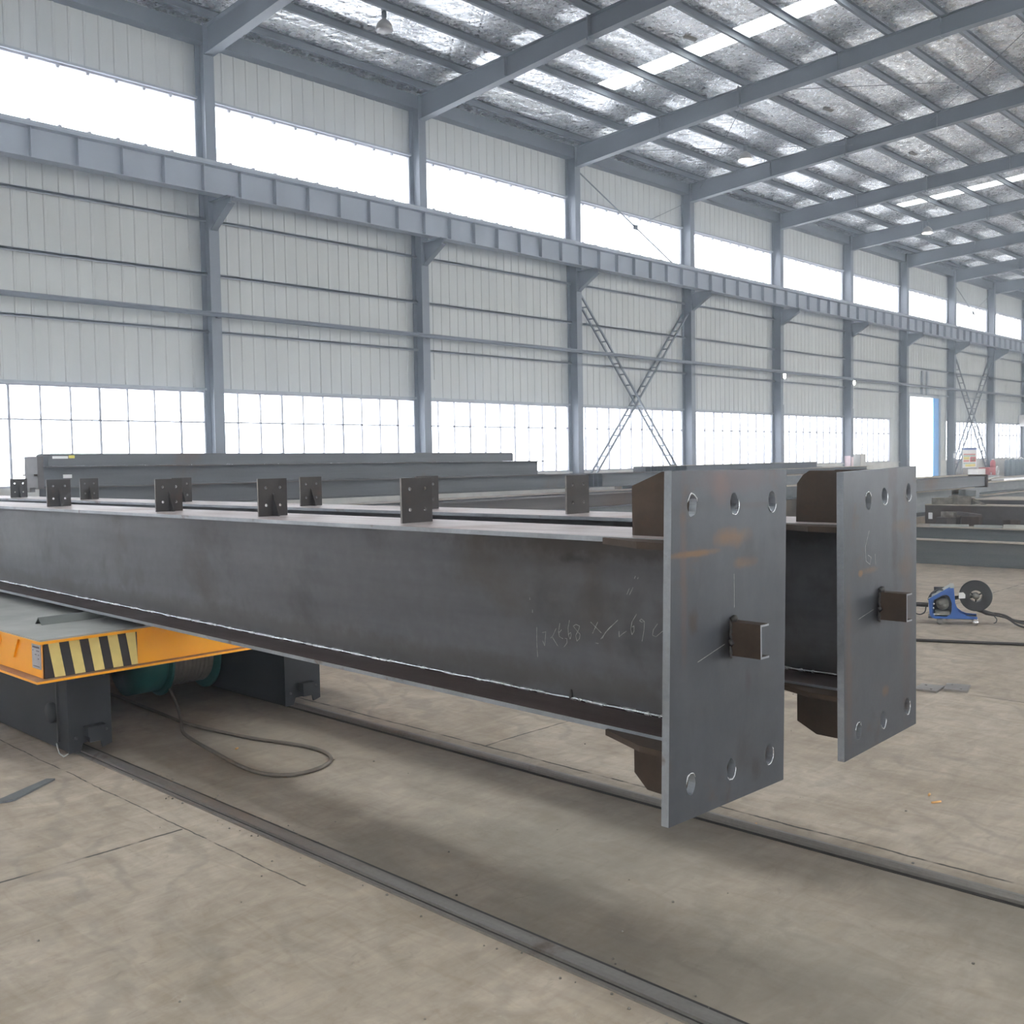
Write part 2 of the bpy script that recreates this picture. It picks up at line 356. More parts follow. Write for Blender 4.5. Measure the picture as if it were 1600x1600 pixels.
# --- the long window wall ---------------------------------------------------
SILL, LT, HB, HT, WT = 1.24, 3.22, 8.12, 9.38, 10.55
def ribbed(xa, xb, z0, z1, y=YW):
    """ribbed sheet: flat 0.2 m pans with small ribs"""
    prof = []; x = xa
    while x < xb - 1e-6:
        e = min(x + .3, xb)
        prof += [(x, y), (min(x + .225, e), y)]
        if e - x >= .299: prof += [(x + .24, y - .016), (x + .272, y - .016), (x + .287, y)]
        x = e
    prof.append((xb, y))
    vs = [(p[0], p[1], z) for z in (z0, z1) for p in prof]; n = len(prof)
    return vs, [(i, i + 1, n + i + 1, n + i) for i in range(n - 1)]
DOOR = (48.3, 52.1)
w = MB()
def wall_seg(xa, xb, z0, z1):
    vs, fs = ribbed(xa, xb, z0, z1); w.add(vs, fs)
    w.box(xa, xb, YW + .03, YW + .12, z0, z1)
wall_seg(X0, DOOR[0], LT, HB); wall_seg(DOOR[1], X1, LT, HB); wall_seg(DOOR[0], DOOR[1], 4.42, HB)
wall_seg(X0, X1, HT, WT + .52)
wall_seg(46.1, DOOR[0], SILL, LT); wall_seg(DOOR[1], 52.95, SILL, LT)
o = w.build('wall_back', M['wall']); tag(o, 'pale ribbed sheet wall between the two long window bands', 'wall', kind='structure')
p = MB()
for a, b_ in ((X0, DOOR[0]), (DOOR[1], X1)):
    p.box(a, b_, YW - .02, YW + .2, 0, SILL); p.box(a, b_, YW - .06, YW + .2, SILL - .05, SILL)
o = p.build('baseboard_back', M['masonry']); tag(o, 'pale rendered plinth wall under the lower windows', 'wall', kind='structure')
# far end wall and the wall behind the viewer
e = MB(); e.box(X1 + .1, X1 + .2, YB, YW, 0, 12); o = e.build('wall_right', M['wall']); tag(o, 'distant pale end wall of the hall', 'wall', kind='structure')

# the walls behind the viewer, their openings sized and placed to light the hall
f2 = MB(); f2.box(X0, X1, YB - .1, YB, 0, SILL); f2.box(X0, 14, YB - .1, YB, 3.0, 8.3); f2.box(14, X1, YB - .1, YB, 6.6, 7.4); f2.box(X0, X1, YB - .1, YB, 9.4, 11.0)
for x in CX[1:]: f2.box(x - .2, x + .2, YB - .1, YB, SILL, 9.6)
o = f2.build('wall_front', M['wall']); tag(o, 'pale unseen wall behind the viewer, window openings sized for light', 'wall', kind='structure')
f2 = MB(); f2.box(X0 - .1, X0, YB, YW, 4.2, 11.6); f2.box(X0 - .1, X0, YB, -5.5, 0, 4.2); f2.box(X0 - .1, X0, 1.5, YW, 0, 4.2)  # unseen doorway opening, added and placed for its light on the beams
o = f2.build('wall_left', M['wall']); tag(o, 'pale unseen end wall, doorway opening added to let light in', 'wall', kind='structure')

wn = 0
def window(xa, xb, z0, z1, step, transom, label, high=False):
    global wn; wn += 1
    r_ = empty('window_%d' % wn, ((xa + xb) / 2, YW, z0)); tag(r_, label, 'window', kind='structure')
    cx = (xa + xb) / 2; f = MB(); t = .022
    f.box(xa - cx, xb - cx, -.03, .05, 0, .04); f.box(xa - cx, xb - cx, -.03, .05, z1 - z0 - .04, z1 - z0)
    f.box(xa - cx, xa - cx + .04, -.03, .05, .04, z1 - z0 - .04); f.box(xb - cx - .04, xb - cx, -.03, .05, .04, z1 - z0 - .04)
    n = max(1, round((xb - xa) / step))
    for i in range(1, n):
        x = xa - cx + (xb - xa) * i / n; tt = t * (1.9 if i % 3 == 0 else 1.3)
        if high: f.box(x - .03, x + .03, -.03, .04, .04, .09); f.box(x - .03, x + .03, -.03, .04, z1 - z0 - .09, z1 - z0 - .04); continue
        f.box(x - tt / 2, x + tt / 2, -.02, .04, .04, z1 - z0 - .04)
    if transom: f.box(xa - cx + .04, xb - cx - .04, -.02, .04, transom - z0 - .014, transom - z0 + .014)
    f.build('window_frame', M['mullion'], r_)
    g = MB(); g.box(xa - cx + .02, xb - cx - .02, .008, .014, .02, z1 - z0 - .02); g.build('window_pane', M['glass'], r_)
    # head flashing
    h = MB(); h.box(xa - cx, xb - cx, -.10, .0, z1 - z0, z1 - z0 + .05); h.build('window_head', M['girt'], r_)
for i in range(2, len(CX) - 1):
    a, b_ = CX[i] + .11, CX[i + 1] - .11
    k = i - N0 + 1
    nm = ('bay before the %s column' % ORD[0]) if k == 0 else ('bay after the %s wall column' % ORD[k - 1] if k > 0 else 'bay outside the view, %d along' % -k)
    window(a, b_, HB, HT, .58, None, 'high clerestory window band, blown-out white, ' + nm, True)
    if i == 11: continue
    window(a, min(b_, 46.1) if i == 10 else b_, SILL, LT, .58, 2.54, 'low window with thin bars and transom, ' + nm)

# door bay
d = empty('door_1', (50.2, YW, 0)); tag(d, 'tall open doorway full of daylight with blue side strip', 'door', kind='structure')
q = MB(); q.box(-1.98, -1.9, -.06, .12, 0, 4.42); q.box(1.82, 1.9, -.06, .12, 0, 4.42); q.box(-1.9, 1.82, -.06, .12, 4.34, 4.42); q.build('door_frame', M['girt'], d)
q = MB(); q.box(1.15, 1.82, .02, .07, 0, 4.34); q.build('door_leaf', M['blue_door'], d)

# columns with crane brackets
def hsec(mb, x, y0, y1, z0, z1, w_=.24, t=.014):
    mb.box(x - w_ / 2, x + w_ / 2, y0, y0 + t, z0, z1); mb.box(x - w_ / 2, x + w_ / 2, y1 - t, y1, z0, z1)
    mb.box(x - t / 2, x + t / 2, y0 + t, y1 - t, z0, z1)
for i, x in enumerate(CX):
    if x < X0 - .1: continue
    c = MB(); hsec(c, 0, -.40, -.03, 0, 10.86)
    c.box(-.2, .2, -.46, -.01, 0, .02)
    k = i - N0
    o = c.build('wall_column', M['frame_grey'], None, (x, YW, 0))
    lab = 'grey H-section wall column, %s in the row from the near end' % ORD[k] if k >= 0 else 'grey H-section wall column outside the view, number %d before the first seen' % -k
    tag(o, lab, 'column', 'columns along the window wall', 'structure')
    br = MB()
    br.sheet([(-.40, 7.16), (-1.12, 7.16), (-1.12, 7.02), (-.40, 6.58)], [], lambda a, b2, t_: (t_, a, b2), -.007, .007)
    br.box(-.1, .1, -1.14, -.4, 7.16, 7.175)
    vs = [(-.08, -.4, 6.58), (.08, -.4, 6.58), (.08, -1.12, 7.02), (-.08, -1.12, 7.02), (-.08, -.4, 6.595), (.08, -.4, 6.595), (.08, -1.12, 7.035), (-.08, -1.12, 7.035)]
    br.hexa(vs); br.box(-.08, .08, -.9, -.8, 6.9, 7.16) if False else None
    br.build('crane_bracket', M['frame_grey'], o)
    lk = MB(); lk.box(-.05, .05, -.80, -.4, 7.72, 7.74); lk.build('girder_tie', M['frame_grey'], o)

# crane girder
g = MB(); gy = 19.12
g.box(X0, X1, gy - .14, gy + .14, 7.19, 7.205); g.box(X0, X1, gy - .17, gy + .17, 7.745, 7.76); g.box(X0, X1, gy - .005, gy + .005, 7.205, 7.745)
x = CX[1] + .4
while x < X1:
    g.box(x - .006, x + .006, gy - .12, gy - .005, 7.205, 7.745); x += .855
g.box(X0, X1, gy - .03, gy + .03, 7.76, 7.84)
o = g.build('crane_girder', M['girder']); tag(o, 'long grey crane girder with web stiffeners, below the clerestory windows', 'girder', kind='structure')
# catwalk strip behind the girder top
g = MB(); g.box(X0, X1, 19.58, 19.60, 7.93, 8.05); g.box(X0, X1, 19.5, 19.6, 7.90, 7.93)
o = g.build('trim_2', M['girt']); tag(o, 'thin pale rail running behind the crane girder top', 'rail', kind='structure')

# girts
for k, (z, h_, nm) in enumerate(((6.87, .07, 'highest, right below the crane girder'), (5.72, .07, 'second from the top'), (4.50, .06, 'lowest and palest'))):
    g = MB(); g.box(X0, DOOR[0] if False else X1, YW - .10, YW - .02, z - h_ / 2, z + h_ / 2 - .02); g.box(X0, X1, YW - .10, YW - .085, z - h_ / 2 - .02, z + h_ / 2 - .02)
    o = g.build('wall_girt', M['girt']); tag(o, 'horizontal wall girt, ' + nm, 'girt', 'girts on the window wall', 'structure')
g = MB(); g.tube([(X0, 19.48, 4.79), (X1, 19.48, 4.79)], .045, 8); g.box(X0, X1, 19.5, 19.53, 4.76, 4.86)
for x in CX[1:]: g.box(x - .03, x + .03, 19.48, 19.62, 4.74, 4.78)
o = g.build('wall_conduit', M['frame_grey']); tag(o, 'long grey conduit pipe fixed across the wall columns', 'pipe', kind='structure')
# eave beam + gutter shadow box
g = MB(); g.box(X0, X1, 19.72, YW, 10.52, 10.56); g.box(X0, X1, 19.72, 19.78, 10.56, 10.86)
o = g.build('trim_3', M['frame_dark']); tag(o, 'grey eave beam along the top of the window wall', 'eave beam', kind='structure')

# rafters
for i, x in enumerate(CX):
    if x < X0 - .1: continue
    r_ = MB()
    for side in (1, -1):
        def P(y): return y if side > 0 else 2 * RIDGE - y
        top = [(19.62, zr(19.62)), (14.1, zr(14.1)), (RIDGE, zr(RIDGE))]
        bot = [(19.62, zr(19.62) - .60), (14.1, zr(14.1) - .44), (8.5, zr(8.5) - .42), (RIDGE, zr(RIDGE) - .50)]
        poly = [(P(a), b2) for a, b2 in top] + [(P(a), b2) for a, b2 in reversed(bot)]
        r_.sheet(poly, [], lambda a, b2, t_: (t_, a, b2), -.005, .005)
        for pts, s_ in ((top, -1), (bot, 1)):
            for (ya, za), (yb, zb) in zip(pts[:-1], pts[1:]):
                q = [(-.11, P(ya), za), (.11, P(ya), za), (.11, P(yb), zb), (-.11, P(yb), zb)]
                r_.hexa(q + [(a, b2, c_ + s_ * .014) for a, b2, c_ in q])
        r_.box(-.115, .115, P(14.1) - .02, P(14.1) + .02, zr(14.1) - .50, zr(14.1) + .04)
        for yy in (16.6, 11.4, 9.0): r_.box(-.09, .09, P(yy) - .004, P(yy) + .004, zr(yy) - .45, zr(yy))
    o = r_.build('roof_rafter', M['frame_grey'], None, (x, 0, 0)); k = i - N0
    lab = 'grey I-section roof rafter on the %s wall column' % ORD[k] if k >= 0 else 'grey roof rafter outside the view, number %d before the first seen' % -k
    tag(o, lab, 'rafter', 'roof rafters', 'structure')
# purlins
PY = [19.25, 17.95, 16.63, 15.3, 13.95, 12.62, 11.4, 10.2, 9.0, 7.8, 6.6, 5.45]
for k, y in enumerate(PY + [2 * RIDGE - y for y in PY]):
    z = zr(y); pu = MB(); sgn = 1
    pu.box(X0, X1, y - .035, y + .035, z, z + .01); pu.box(X0, X1, y - .035, y + .035, z + .175, z + .185); pu.box(X0, X1, y + .028, y + .035, z + .01, z + .175)
    pu.box(X0, X1, y - .035, y - .03, z + .01, z + .03)
    o = pu.build('roof_purlin', M['frame_dark'])
    lab = 'long grey roof purlin, %s from the window-wall eave' % ORD[k] if k < len(PY) else 'grey roof purlin on the unseen slope, %s from the opposite eave' % ORD[k - len(PY)]
    tag(o, lab, 'purlin', 'roof purlins', 'structure')

# ceiling foil with skylight strips
SK = [20.62 + 18.1 * k for k in range(-2, 4)]; SWD = .70
SY = 16.55
def slab(mb, xa, xb, ya, yb):
    for side in (1, -1):
        def P(y): return y if side > 0 else 2 * RIDGE - y
        z0, z1 = zr(ya) + .19, zr(yb) + .19
        q = [(xa, P(ya), z0), (xb, P(ya), z0), (xb, P(yb), z1), (xa, P(yb), z1)]
        mb.hexa(q + [(a, b2, c_ + .05) for a, b2, c_ in q])
SKW = [SWD if s_ > 5 else 2.2 for s_ in SK]; SK = [s_ if s_ > 5 else s_ - .75 for s_ in SK]  # unseen strips made wider for more overhead light on the floor
SK[0] = -11.5  # extra unseen strip, placed for overhead light
ce = MB(); x = X0 - .5
for s_, sw in zip(SK, SKW):
    if s_ > x: slab(ce, x, s_, 20.3, RIDGE)
    slab(ce, s_, s_ + sw, 20.3, SY); x = s_ + sw
slab(ce, x, X1 + .3, 20.3, RIDGE)
o = ce.build('ceiling', M['foil']); tag(o, 'silver quilted foil roof lining between the purlins', 'ceiling', kind='structure')
for k, s_ in enumerate(SK):
    g = MB()
    slab(g, s_ + .005, s_ + SKW[k] - .005, SY - .01, RIDGE)
    o = g.build('window_%d' % (wn + 1 + k), M['frp'])
    tag(o, 'translucent roof light strip, widened for light where unseen, %s of the strips' % ORD[k], 'skylight', 'roof light strips', 'structure')

# roof bracing rods in the bay between third and fourth rafters
for k, (a, b_) in enumerate((((23.43, 19.3, 10.6), (29.44, 13.9, 10.85)), ((29.44, 19.3, 10.6), (23.43, 13.9, 10.85)), ((23.43, 13.9, 10.95), (29.44, 7.5, 11.15)), ((29.44, 11.6, 11.0), (23.43, 6.2, 11.2)))):
    g = MB(); g.tube([a, b_], .009, 6); o = g.build('roof_brace_rod', M['frame_dark'])
    tag(o, ('thin roof bracing rod near the eave, falling away from the third rafter', 'thin roof bracing rod near the eave, falling towards the third rafter', 'thin roof bracing rod nearer the ridge, starting at the third rafter splice', 'thin roof bracing rod nearer the ridge, ending at the fourth rafter')[k], 'brace', 'roof bracing rods', 'structure')

# wall cross bracing in bays 3 and 8
def lattice(name, a, b_, label, y=19.72):
    a = Vector((a[0], y, a[1])); b_ = Vector((b_[0], y, b_[1])); m = MB(); d_ = (b_ - a).normalized(); n_ = Vector((0, 1, 0))
    for off in (-.10, .13):
        o1 = n_ * off; s_ = d_.cross(n_) * .028
        q = [a + o1 - s_, a + o1 + s_, b_ + o1 + s_, b_ + o1 - s_]
        m.hexa([tuple(v_) for v_ in q] + [tuple(v_ + n_ * .012) for v_ in q])
        q = [a + o1 - s_, a + o1 - s_ * .8, b_ + o1 - s_ * .8, b_ + o1 - s_]
        m.hexa([tuple(v_) for v_ in q] + [tuple(v_ + n_ * .05) for v_ in q])
    nseg = int((b_ - a).length / .42)
    for i in range(1, nseg):
        c_ = a.lerp(b_, i / nseg); s_ = d_ * .02
        q = [c_ - s_ - n_ * .1, c_ + s_ - n_ * .1, c_ + s_ + n_ * .14, c_ - s_ + n_ * .14]; up = d_.cross(n_) * .012
        m.hexa([tuple(v_ - up) for v_ in q] + [tuple(v_ + up) for v_ in q])
    o = m.build(name, M['frame_grey']); tag(o, label, 'brace', 'wall cross braces', 'structure'); return o
for i0, nm in ((7, 'third'), (12, 'eighth')):
    xa, xb = CX[i0] + .13, CX[i0 + 1] - .13
    lattice('wall_brace', (xa, 6.5), (xb, .4), 'twin-angle diagonal wall brace falling away from the %s column' % nm)
    lattice('wall_brace', (xb, 6.5), (xa, .4), 'twin-angle diagonal wall brace rising away from the foot of the %s column' % nm, 19.78)
    for k, (p0, p1) in enumerate((((xa, 10.2), (xb, 7.7)), ((xb, 10.2), (xa, 7.7)))):
        g = MB(); g.tube([(p0[0], 19.74 + .05 * k, p0[1]), (p1[0], 19.74 + .05 * k, p1[1])], .022 if k == 0 else .012, 6)
        if k == 0: g.box((xa + xb) / 2 - .12, (xa + xb) / 2 + .12, 19.735, 19.745, 8.87, 9.03)
        o = g.build('clerestory_brace_rod', M['frame_dark']); tag(o, 'thin crossing rod in front of the clerestory glass, %s of the %s bay' % (('falling away', 'rising away')[k], nm), 'brace', 'clerestory brace rods', 'structure')

# conduits over the door
for k, x in enumerate((49.75, 50.35)):
    g = MB(); g.box(x - .11, x + .11, YW - .12, YW - .02, 4.45, 5.62); o = g.build('wall_duct', M['girt'])
    tag(o, ('short vertical duct above the doorway, nearer the sixth column', 'short vertical duct above the doorway, nearer the blue strip')[k], 'duct', 'ducts above the doorway')
g = MB(); g.box(63.9, 64.3, 19.4, 19.95, 3.1, 3.75); o = g.build('wall_box', M['white']); tag(o, 'cream equipment box mounted high on the far wall column', 'box')
g = MB(); g.box(17.62, 17.9, YW - .07, YW - .02, 3.3, 3.75); o = g.build('junction_box', M['wall']); tag(o, 'small pale junction box on the wall beside the second column', 'box')

# ------------------------------------------------------------------ lamps
def bell(x, y, ztop, z, lit, label):
    r_ = empty('highbay_lamp', (x, y, z)); tag(r_, label, 'lamp', 'high-bay lamps under the roof')
    s_ = MB(); s_.lathe([(.03, .26), (.06, .22), (.11, .19), (.16, .12), (.19, 0), (.185, 0), (.15, .11), (.1, .17), (.03, .2)], (0, 0, 0), (0, 0, 1), 28)
    s_.build('lamp_shade', M['lampshade'], r_)
    s_ = MB(); s_.lathe([(.001, .40), (.055, .40), (.055, .27), (.03, .25), (.001, .25)], (0, 0, 0), (0, 0, 1), 16); s_.build('ballast', M['frame_dark'], r_)
    s_ = MB(); s_.tube([(0, 0, .4), (0, 0, ztop - z)], .008, 6); s_.build('hanging_wire', M['girt'], r_)
    s_ = MB(); s_.lathe([(.001, -.035), (.09, -.03), (.16, -.015), (.188, .0), (.188, .012), (.001, .05)], (0, 0, 0), (0, 0, 1), 24)
    s_.build('lamp_lens', M['bulb'] if lit else M['lampshade'], r_)
    return r_
bell(14.09, 17.05, zr(17.05) + .05, 10.74, False, 'unlit grey bell lamp hanging close under the roof')
bell(25.04, 14.93, zr(14.93) + .1, 9.74, True, 'lit bell lamp on a long wire, the larger and nearer one')
bell(37.92, 15.03, zr(15.03) + .1, 9.68, True, 'lit bell lamp on a long wire, the farther smaller one')
for x, y, k in ((35.5, 19.55, 'fifth'), (41.45, 19.55, 'sixth')):
    r_ = empty('floodlight', (x + .02, y, 4.66)); tag(r_, 'bright lit floodlight fixed on the %s wall column' % k, 'lamp', 'floodlights on wall columns')
    s_ = MB(); s_.box(-.12, .12, -.03, .06, -.10, .10); s_.build('housing', M['lampshade'], r_)
    s_ = MB(); s_.lathe([(.001, -.035), (.11, -.035), (.11, -.028), (.001, -.028)], (0, 0, 0), (0, 1, 0), 20); s_.build('lens', M['flood'], r_)
    s_ = MB(); s_.tube([(0, .0, -.1), (0, .02, -1.1)], .012, 6); s_.build('power_lead', M['white'], r_)
# small holes/patches in foil
for k, (x, y) in enumerate(((20.2, 13.5), (27.1, 13.55), (33.05, 13.6))):
    g = MB(); z = zr(y) + .17; g.add([(x - .25, y - .07, z), (x + .2, y - .10, z), (x + .3, y + .03, z), (x - .1, y + .09, z), (x - .25, y - .07, z + .012), (x + .2, y - .10, z + .012), (x + .3, y + .03, z + .012), (x - .1, y + .09, z + .012)], [(3, 2, 1, 0), (4, 5, 6, 7), (0, 1, 5, 4), (1, 2, 6, 5), (2, 3, 7, 6), (3, 0, 4, 7)])
    o = g.build('torn_insulation', M['scrap']); tag(o, ('brown torn insulation patch beside the nearer roof light strip', 'brown torn insulation patch between the third and fourth rafters', 'torn insulation patch one bay farther than the others')[k], 'insulation patch')

# ------------------------------------------------------------------ main beams on the cart
FW = .19
def wobble_hole(cx, cy, r, seed, ry=None, n=22):
    rnd = random.Random(seed); ry = ry or r; k1, k2, ph = rnd.uniform(0, .07), rnd.uniform(0, .05), rnd.uniform(0, 6)
    out = []
    for i in range(n):
        a = 2 * math.pi * i / n; q = 1 + k1 * math.sin(2 * a + ph) + k2 * math.sin(5 * a + ph * 2) + rnd.uniform(-.035, .035)
        out.append((cx + r * q * math.cos(a), cy + ry * q * math.sin(a)))
    return out
def circ(cx, cy, r, n=14): return [(cx + r * math.cos(2 * math.pi * i / n), cy + r * math.sin(2 * math.pi * i / n)) for i in range(n)]

def main_beam(name, c, yaw, s_end, zbase, corners, holes, stub_x, stub_z, cleats, length, label, first):
    """local frame: x across, y along the beam away from its end plate, z up from the bottom flange underside"""
    bd = Vector((math.sin(yaw), math.cos(yaw), 0))
    org = Vector((c, 0, 0)) + bd * s_end; org.z = zbase
    root = empty(name, org, (-.003, 0, -yaw)); tag(root, label, 'steel beam', 'twin fabricated beams on the transfer cart', 'thing')
    y0 = .025
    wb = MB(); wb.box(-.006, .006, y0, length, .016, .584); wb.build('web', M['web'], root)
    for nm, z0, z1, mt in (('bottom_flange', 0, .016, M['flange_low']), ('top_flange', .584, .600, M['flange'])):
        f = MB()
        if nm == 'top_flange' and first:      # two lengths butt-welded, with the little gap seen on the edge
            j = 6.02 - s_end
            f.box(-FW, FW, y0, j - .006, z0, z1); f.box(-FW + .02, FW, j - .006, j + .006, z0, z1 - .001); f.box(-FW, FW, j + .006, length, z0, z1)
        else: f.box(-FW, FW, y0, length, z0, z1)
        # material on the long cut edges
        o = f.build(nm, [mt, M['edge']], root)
        for p_ in o.data.polygons:
            if abs(p_.normal.x) > .9: p_.material_index = 1
    # fillet weld bead, both visible sides
    wd = MB(); pts = []; rr = []; yy = y0; rnd = random.Random(3)
    while yy < length:
        pts.append((-.0095 + rnd.uniform(-.0015, .0015), yy, .0195 + rnd.uniform(-.001, .002))); rr.append(.0062 + rnd.uniform(-.0008, .0012)); yy += .06
    wd.tube(pts, rr, 6); wd.build('weld_bead', M['weld'], root)
    wd = MB(); wd.tube([(-.0085, y0, .5805), (-.0085, length, .5805)], .006, 6); wd.build('upper_weld_bead', M['web'], root)
    # end plate
    def loc2(a, z): return (a, z - zbase)
    cs = [loc2(*q) for q in corners]
    ep = MB(); ep.sheet(cs, [wobble_hole(a, z - zbase, .021 if k else .022, 11 + k + int(c * 10), .031) for k, (a, z) in enumerate(holes)], lambda a, b2, t_: (a, t_, b2), 0, y0, 0, 1)
    epo = ep.build('end_plate', [M['plate'] if first else M['plate2'], M['edge']], root)
    # bright dross lips round the flame-cut holes
    for k, (a, z) in enumerate(holes):
        h_ = wobble_hole(a, z - zbase, .0235, 11 + k + int(c * 10), .0335)
        rim = MB(); n = len(h_); i0 = [1, 14, 12, 2, 13, 15][k % 6]
        rim.tube([(h_[(i0 + j) % n][0], -.001, h_[(i0 + j) % n][1]) for j in range(10)], [.0006] + [.0017] * 8 + [.0006], 5)
        rim.build('hole_dross', M['weld'], epo)
    # stub: short channel, with burnt weld
    sx, sz = stub_x, stub_z - zbase
    st = MB(); st.box(sx, sx + .006, -.102, 0, sz - .05, sz + .05); st.box(sx + .006, sx + .045, -.102, 0, sz + .044, sz + .05); st.box(sx + .006, sx + .045, -.102, 0, sz - .05, sz - .044)
    o = st.build('channel_stub', [M['rusty'], M['edge']], root)
    for p_ in o.data.polygons:
        if p_.normal.y < -.9: p_.material_index = 1
    bn = MB(); rnd = random.Random(5)
    pts = [(sx - .002 + rnd.uniform(-.003, .003), -.002, sz + .056 - .112 * i / 16) for i in range(17)]
    bn.tube(pts, [rnd.uniform(.003, .007) for _ in pts], 6)
    bn.tube([(sx - .004, -.004, sz + .056), (sx + .012, -.008, sz + .060), (sx + .03, -.004, sz + .055)], [.008, .011, .004], 6)
    bn.tube([(sx - .006, -.003, sz - .002), (sx - .004, -.006, sz - .012), (sx - .005, -.003, sz - .02)], [.006, .010, .005], 6)
    bn.build('burnt_weld', M['burn'], root)
    # scribed chalk centre lines on the plate
    ck = MB()
    def stroke(mb, pl, w_, fn):
        for (a, b2), (a2, b3) in zip(pl[:-1], pl[1:]):
            dx, dy = a2 - a, b3 - b2; l_ = math.hypot(dx, dy) or 1; nx, ny = -dy / l_ * w_, dx / l_ * w_
            q = [(a - nx, b2 - ny), (a + nx, b2 + ny), (a2 + nx, b3 + ny), (a2 - nx, b3 - ny)]
            mb.hexa([fn(u_, v_, 0) for u_, v_ in q] + [fn(u_, v_, 1) for u_, v_ in q])
    pf = lambda a, b2, t_: (a, -.0006 * t_ + .0002, b2)
    if first:
        stroke(ck, [(sx - .165, sz - .045), (sx - .03, sz - .012)], .0008, pf); stroke(ck, [(sx + .022, sz + .09), (sx + .022, sz + .19)], .0006, pf)
    else:
        stroke(ck, [(sx - .16, sz - .03), (sx - .04, sz - .008)], .0008, pf)
        stroke(ck, [(-.105, .575), (-.135, .52), (-.13, .47), (-.1, .455), (-.09, .48), (-.115, .49)], .0007, pf)
        stroke(ck, [(-.06, .49), (-.055, .45)], .0007, pf)
    ck.build('chalk_line', M['chalk'], epo)
    if first:
        S = CHALK; cw = MB()
        for pl in S:
            stroke(cw, [(y_ - s_end, z_ - zbase) for y_, z_ in pl], .0008, lambda a, b2, t_: (-.0062 - .0006 * t_, a, b2))
        cw.build('chalk_writing', M['chalk'], root)
        bs = MB(); bs.tube([(-.009, 2.24 - s_end + .01, .02 + .03 * i / 5) for i in range(6)], [.009, .008, .007, .006, .005, .003], 6); bs.build('burn_mark', M['burn'], root)
    # flange widening plates at the end
    wt = .58 if first else .585
    for nm, z0, z1 in (('upper_haunch_plate', .578, .598), ('lower_haunch_plate', -.012, .006)):
        for sg in (-1, 1):
            h_ = MB(); pl = [(sg * (FW - .0), y0), (sg * (FW + .09), y0), (sg * (FW + .085), y0 + .12), (sg * (FW + .012), y0 + .31), (sg * (FW - .0), y0 + .31)]
            h_.sheet(pl, [], lambda a, b2, t_: (a, b2, t_), z0, z1)
            h_.build(nm, M['rusty'], root)
    # gussets in the web plane above and below
    if first: gt = [(.295, .5995), (.295, .752), (.18, .795), (y0, .797), (y0, .5995)]
    else: gt = [(.285, .5995), (.28, .743), (.255, .775), (.23, .790), (y0, .790), (y0, .5995)]
    if first: gb = [(.30, .0), (.30, -.142), (.25, -.187), (.2, -.189), (y0, -.189), (y0, 0)]
    else: gb = [(.285, 0), (.285, -.152), (.206, -.190), (.13, -.191), (y0, -.191), (y0, 0)]
    for lat in (-.10, .10):
        gs = MB(); gs.sheet(gt, [], lambda a, b2, t_: (lat + t_, a, b2), -.007, .007); gs.build('upper_gusset', M['rusty'], root)
        gs = MB(); gs.sheet(gb, [], lambda a, b2, t_: (lat + t_, a, b2), -.007, .007); gs.build('lower_gusset', M['rusty'], root)
    # cleats
    for k, (s_, fin) in enumerate(cleats):
        y = s_ - s_end
        cm = MB(); cm.sheet([(-.0775, .6), (.0775, .6), (.0775, .778), (-.0775, .778)], [circ(a, b2, .0075) for a in (-.036, .04) for b2 in (.652, .735)], lambda a, b2, t_: (a, y + t_, b2), 0, .010, 0, 1)
        co = cm.build('cleat_plate', [M['cleat'], M['cut']], root)
        fm = MB(); fy = -1 if fin else 1; yb = 0 if fin else .010
        fm.sheet([(y + yb, .6), (y + yb + fy * .048, .6), (y + yb + fy * .044, .62), (y + yb, .71)], [], lambda a, b2, t_: (t_, a, b2), -.002, .006)
        fm.build('cleat_rib', M['cleat'], co)
    return root
CHALK = [[(2.412, 1.012), (2.413, 0.978), (2.413, 0.949), (2.41, 0.906)], [(2.368, 1.002), (2.375, 0.95), (2.384, 0.967)], [(2.386, 0.996), (2.368, 1.0)], [(2.318, 1.018), (2.334, 0.991), (2.345, 0.981)], [(2.339, 0.987), (2.312, 0.957)], [(2.3, 1.038), (2.307, 1.008), (2.304, 0.991), (2.287, 0.985)], [(2.304, 1.005), (2.292, 1.016)], [(2.282, 0.957), (2.268, 0.973), (2.268, 0.987), (2.277, 0.988)], [(2.255, 1.052), (2.262, 1.024), (2.26, 0.999), (2.253, 0.987), (2.248, 1.001), (2.25, 1.011), (2.26, 1.003)], [(2.209, 1.037), (2.225, 1.041), (2.238, 1.034), (2.223, 1.021), (2.207, 1.009), (2.21, 0.994), (2.222, 0.984), (2.227, 1.003), (2.212, 1.026), (2.209, 1.037)], [(2.159, 1.056), (2.112, 1.024)], [(2.127, 1.059), (2.151, 1.018)], [(2.04, 1.074), (2.08, 1.042), (2.115, 1.003)], [(2.049, 1.066), (2.094, 1.028), (2.108, 1.006)], [(2.036, 1.038), (2.036, 1.019), (2.018, 1.033), (2.005, 1.041)], [(1.962, 1.101), (1.981, 1.074), (1.987, 1.05), (1.982, 1.032), (1.973, 1.045), (1.973, 1.062), (1.981, 1.057)], [(1.93, 1.08), (1.943, 1.087), (1.95, 1.081), (1.941, 1.077), (1.93, 1.08), (1.933, 1.049), (1.941, 1.015)], [(1.878, 1.078), (1.895, 1.057), (1.899, 1.039), (1.885, 1.036), (1.858, 1.057)], [(1.99, 1.182), (2.001, 1.161)], [(1.975, 1.186), (1.99, 1.161)], [(1.964, 1.224), (1.969, 1.215)], [(1.953, 1.221), (1.956, 1.215)], [(2.432, 1.073), (2.432, 1.062)], [(2.444, 1.115), (2.444, 1.107)], [(2.138, 0.987), (2.126, 0.987)]]
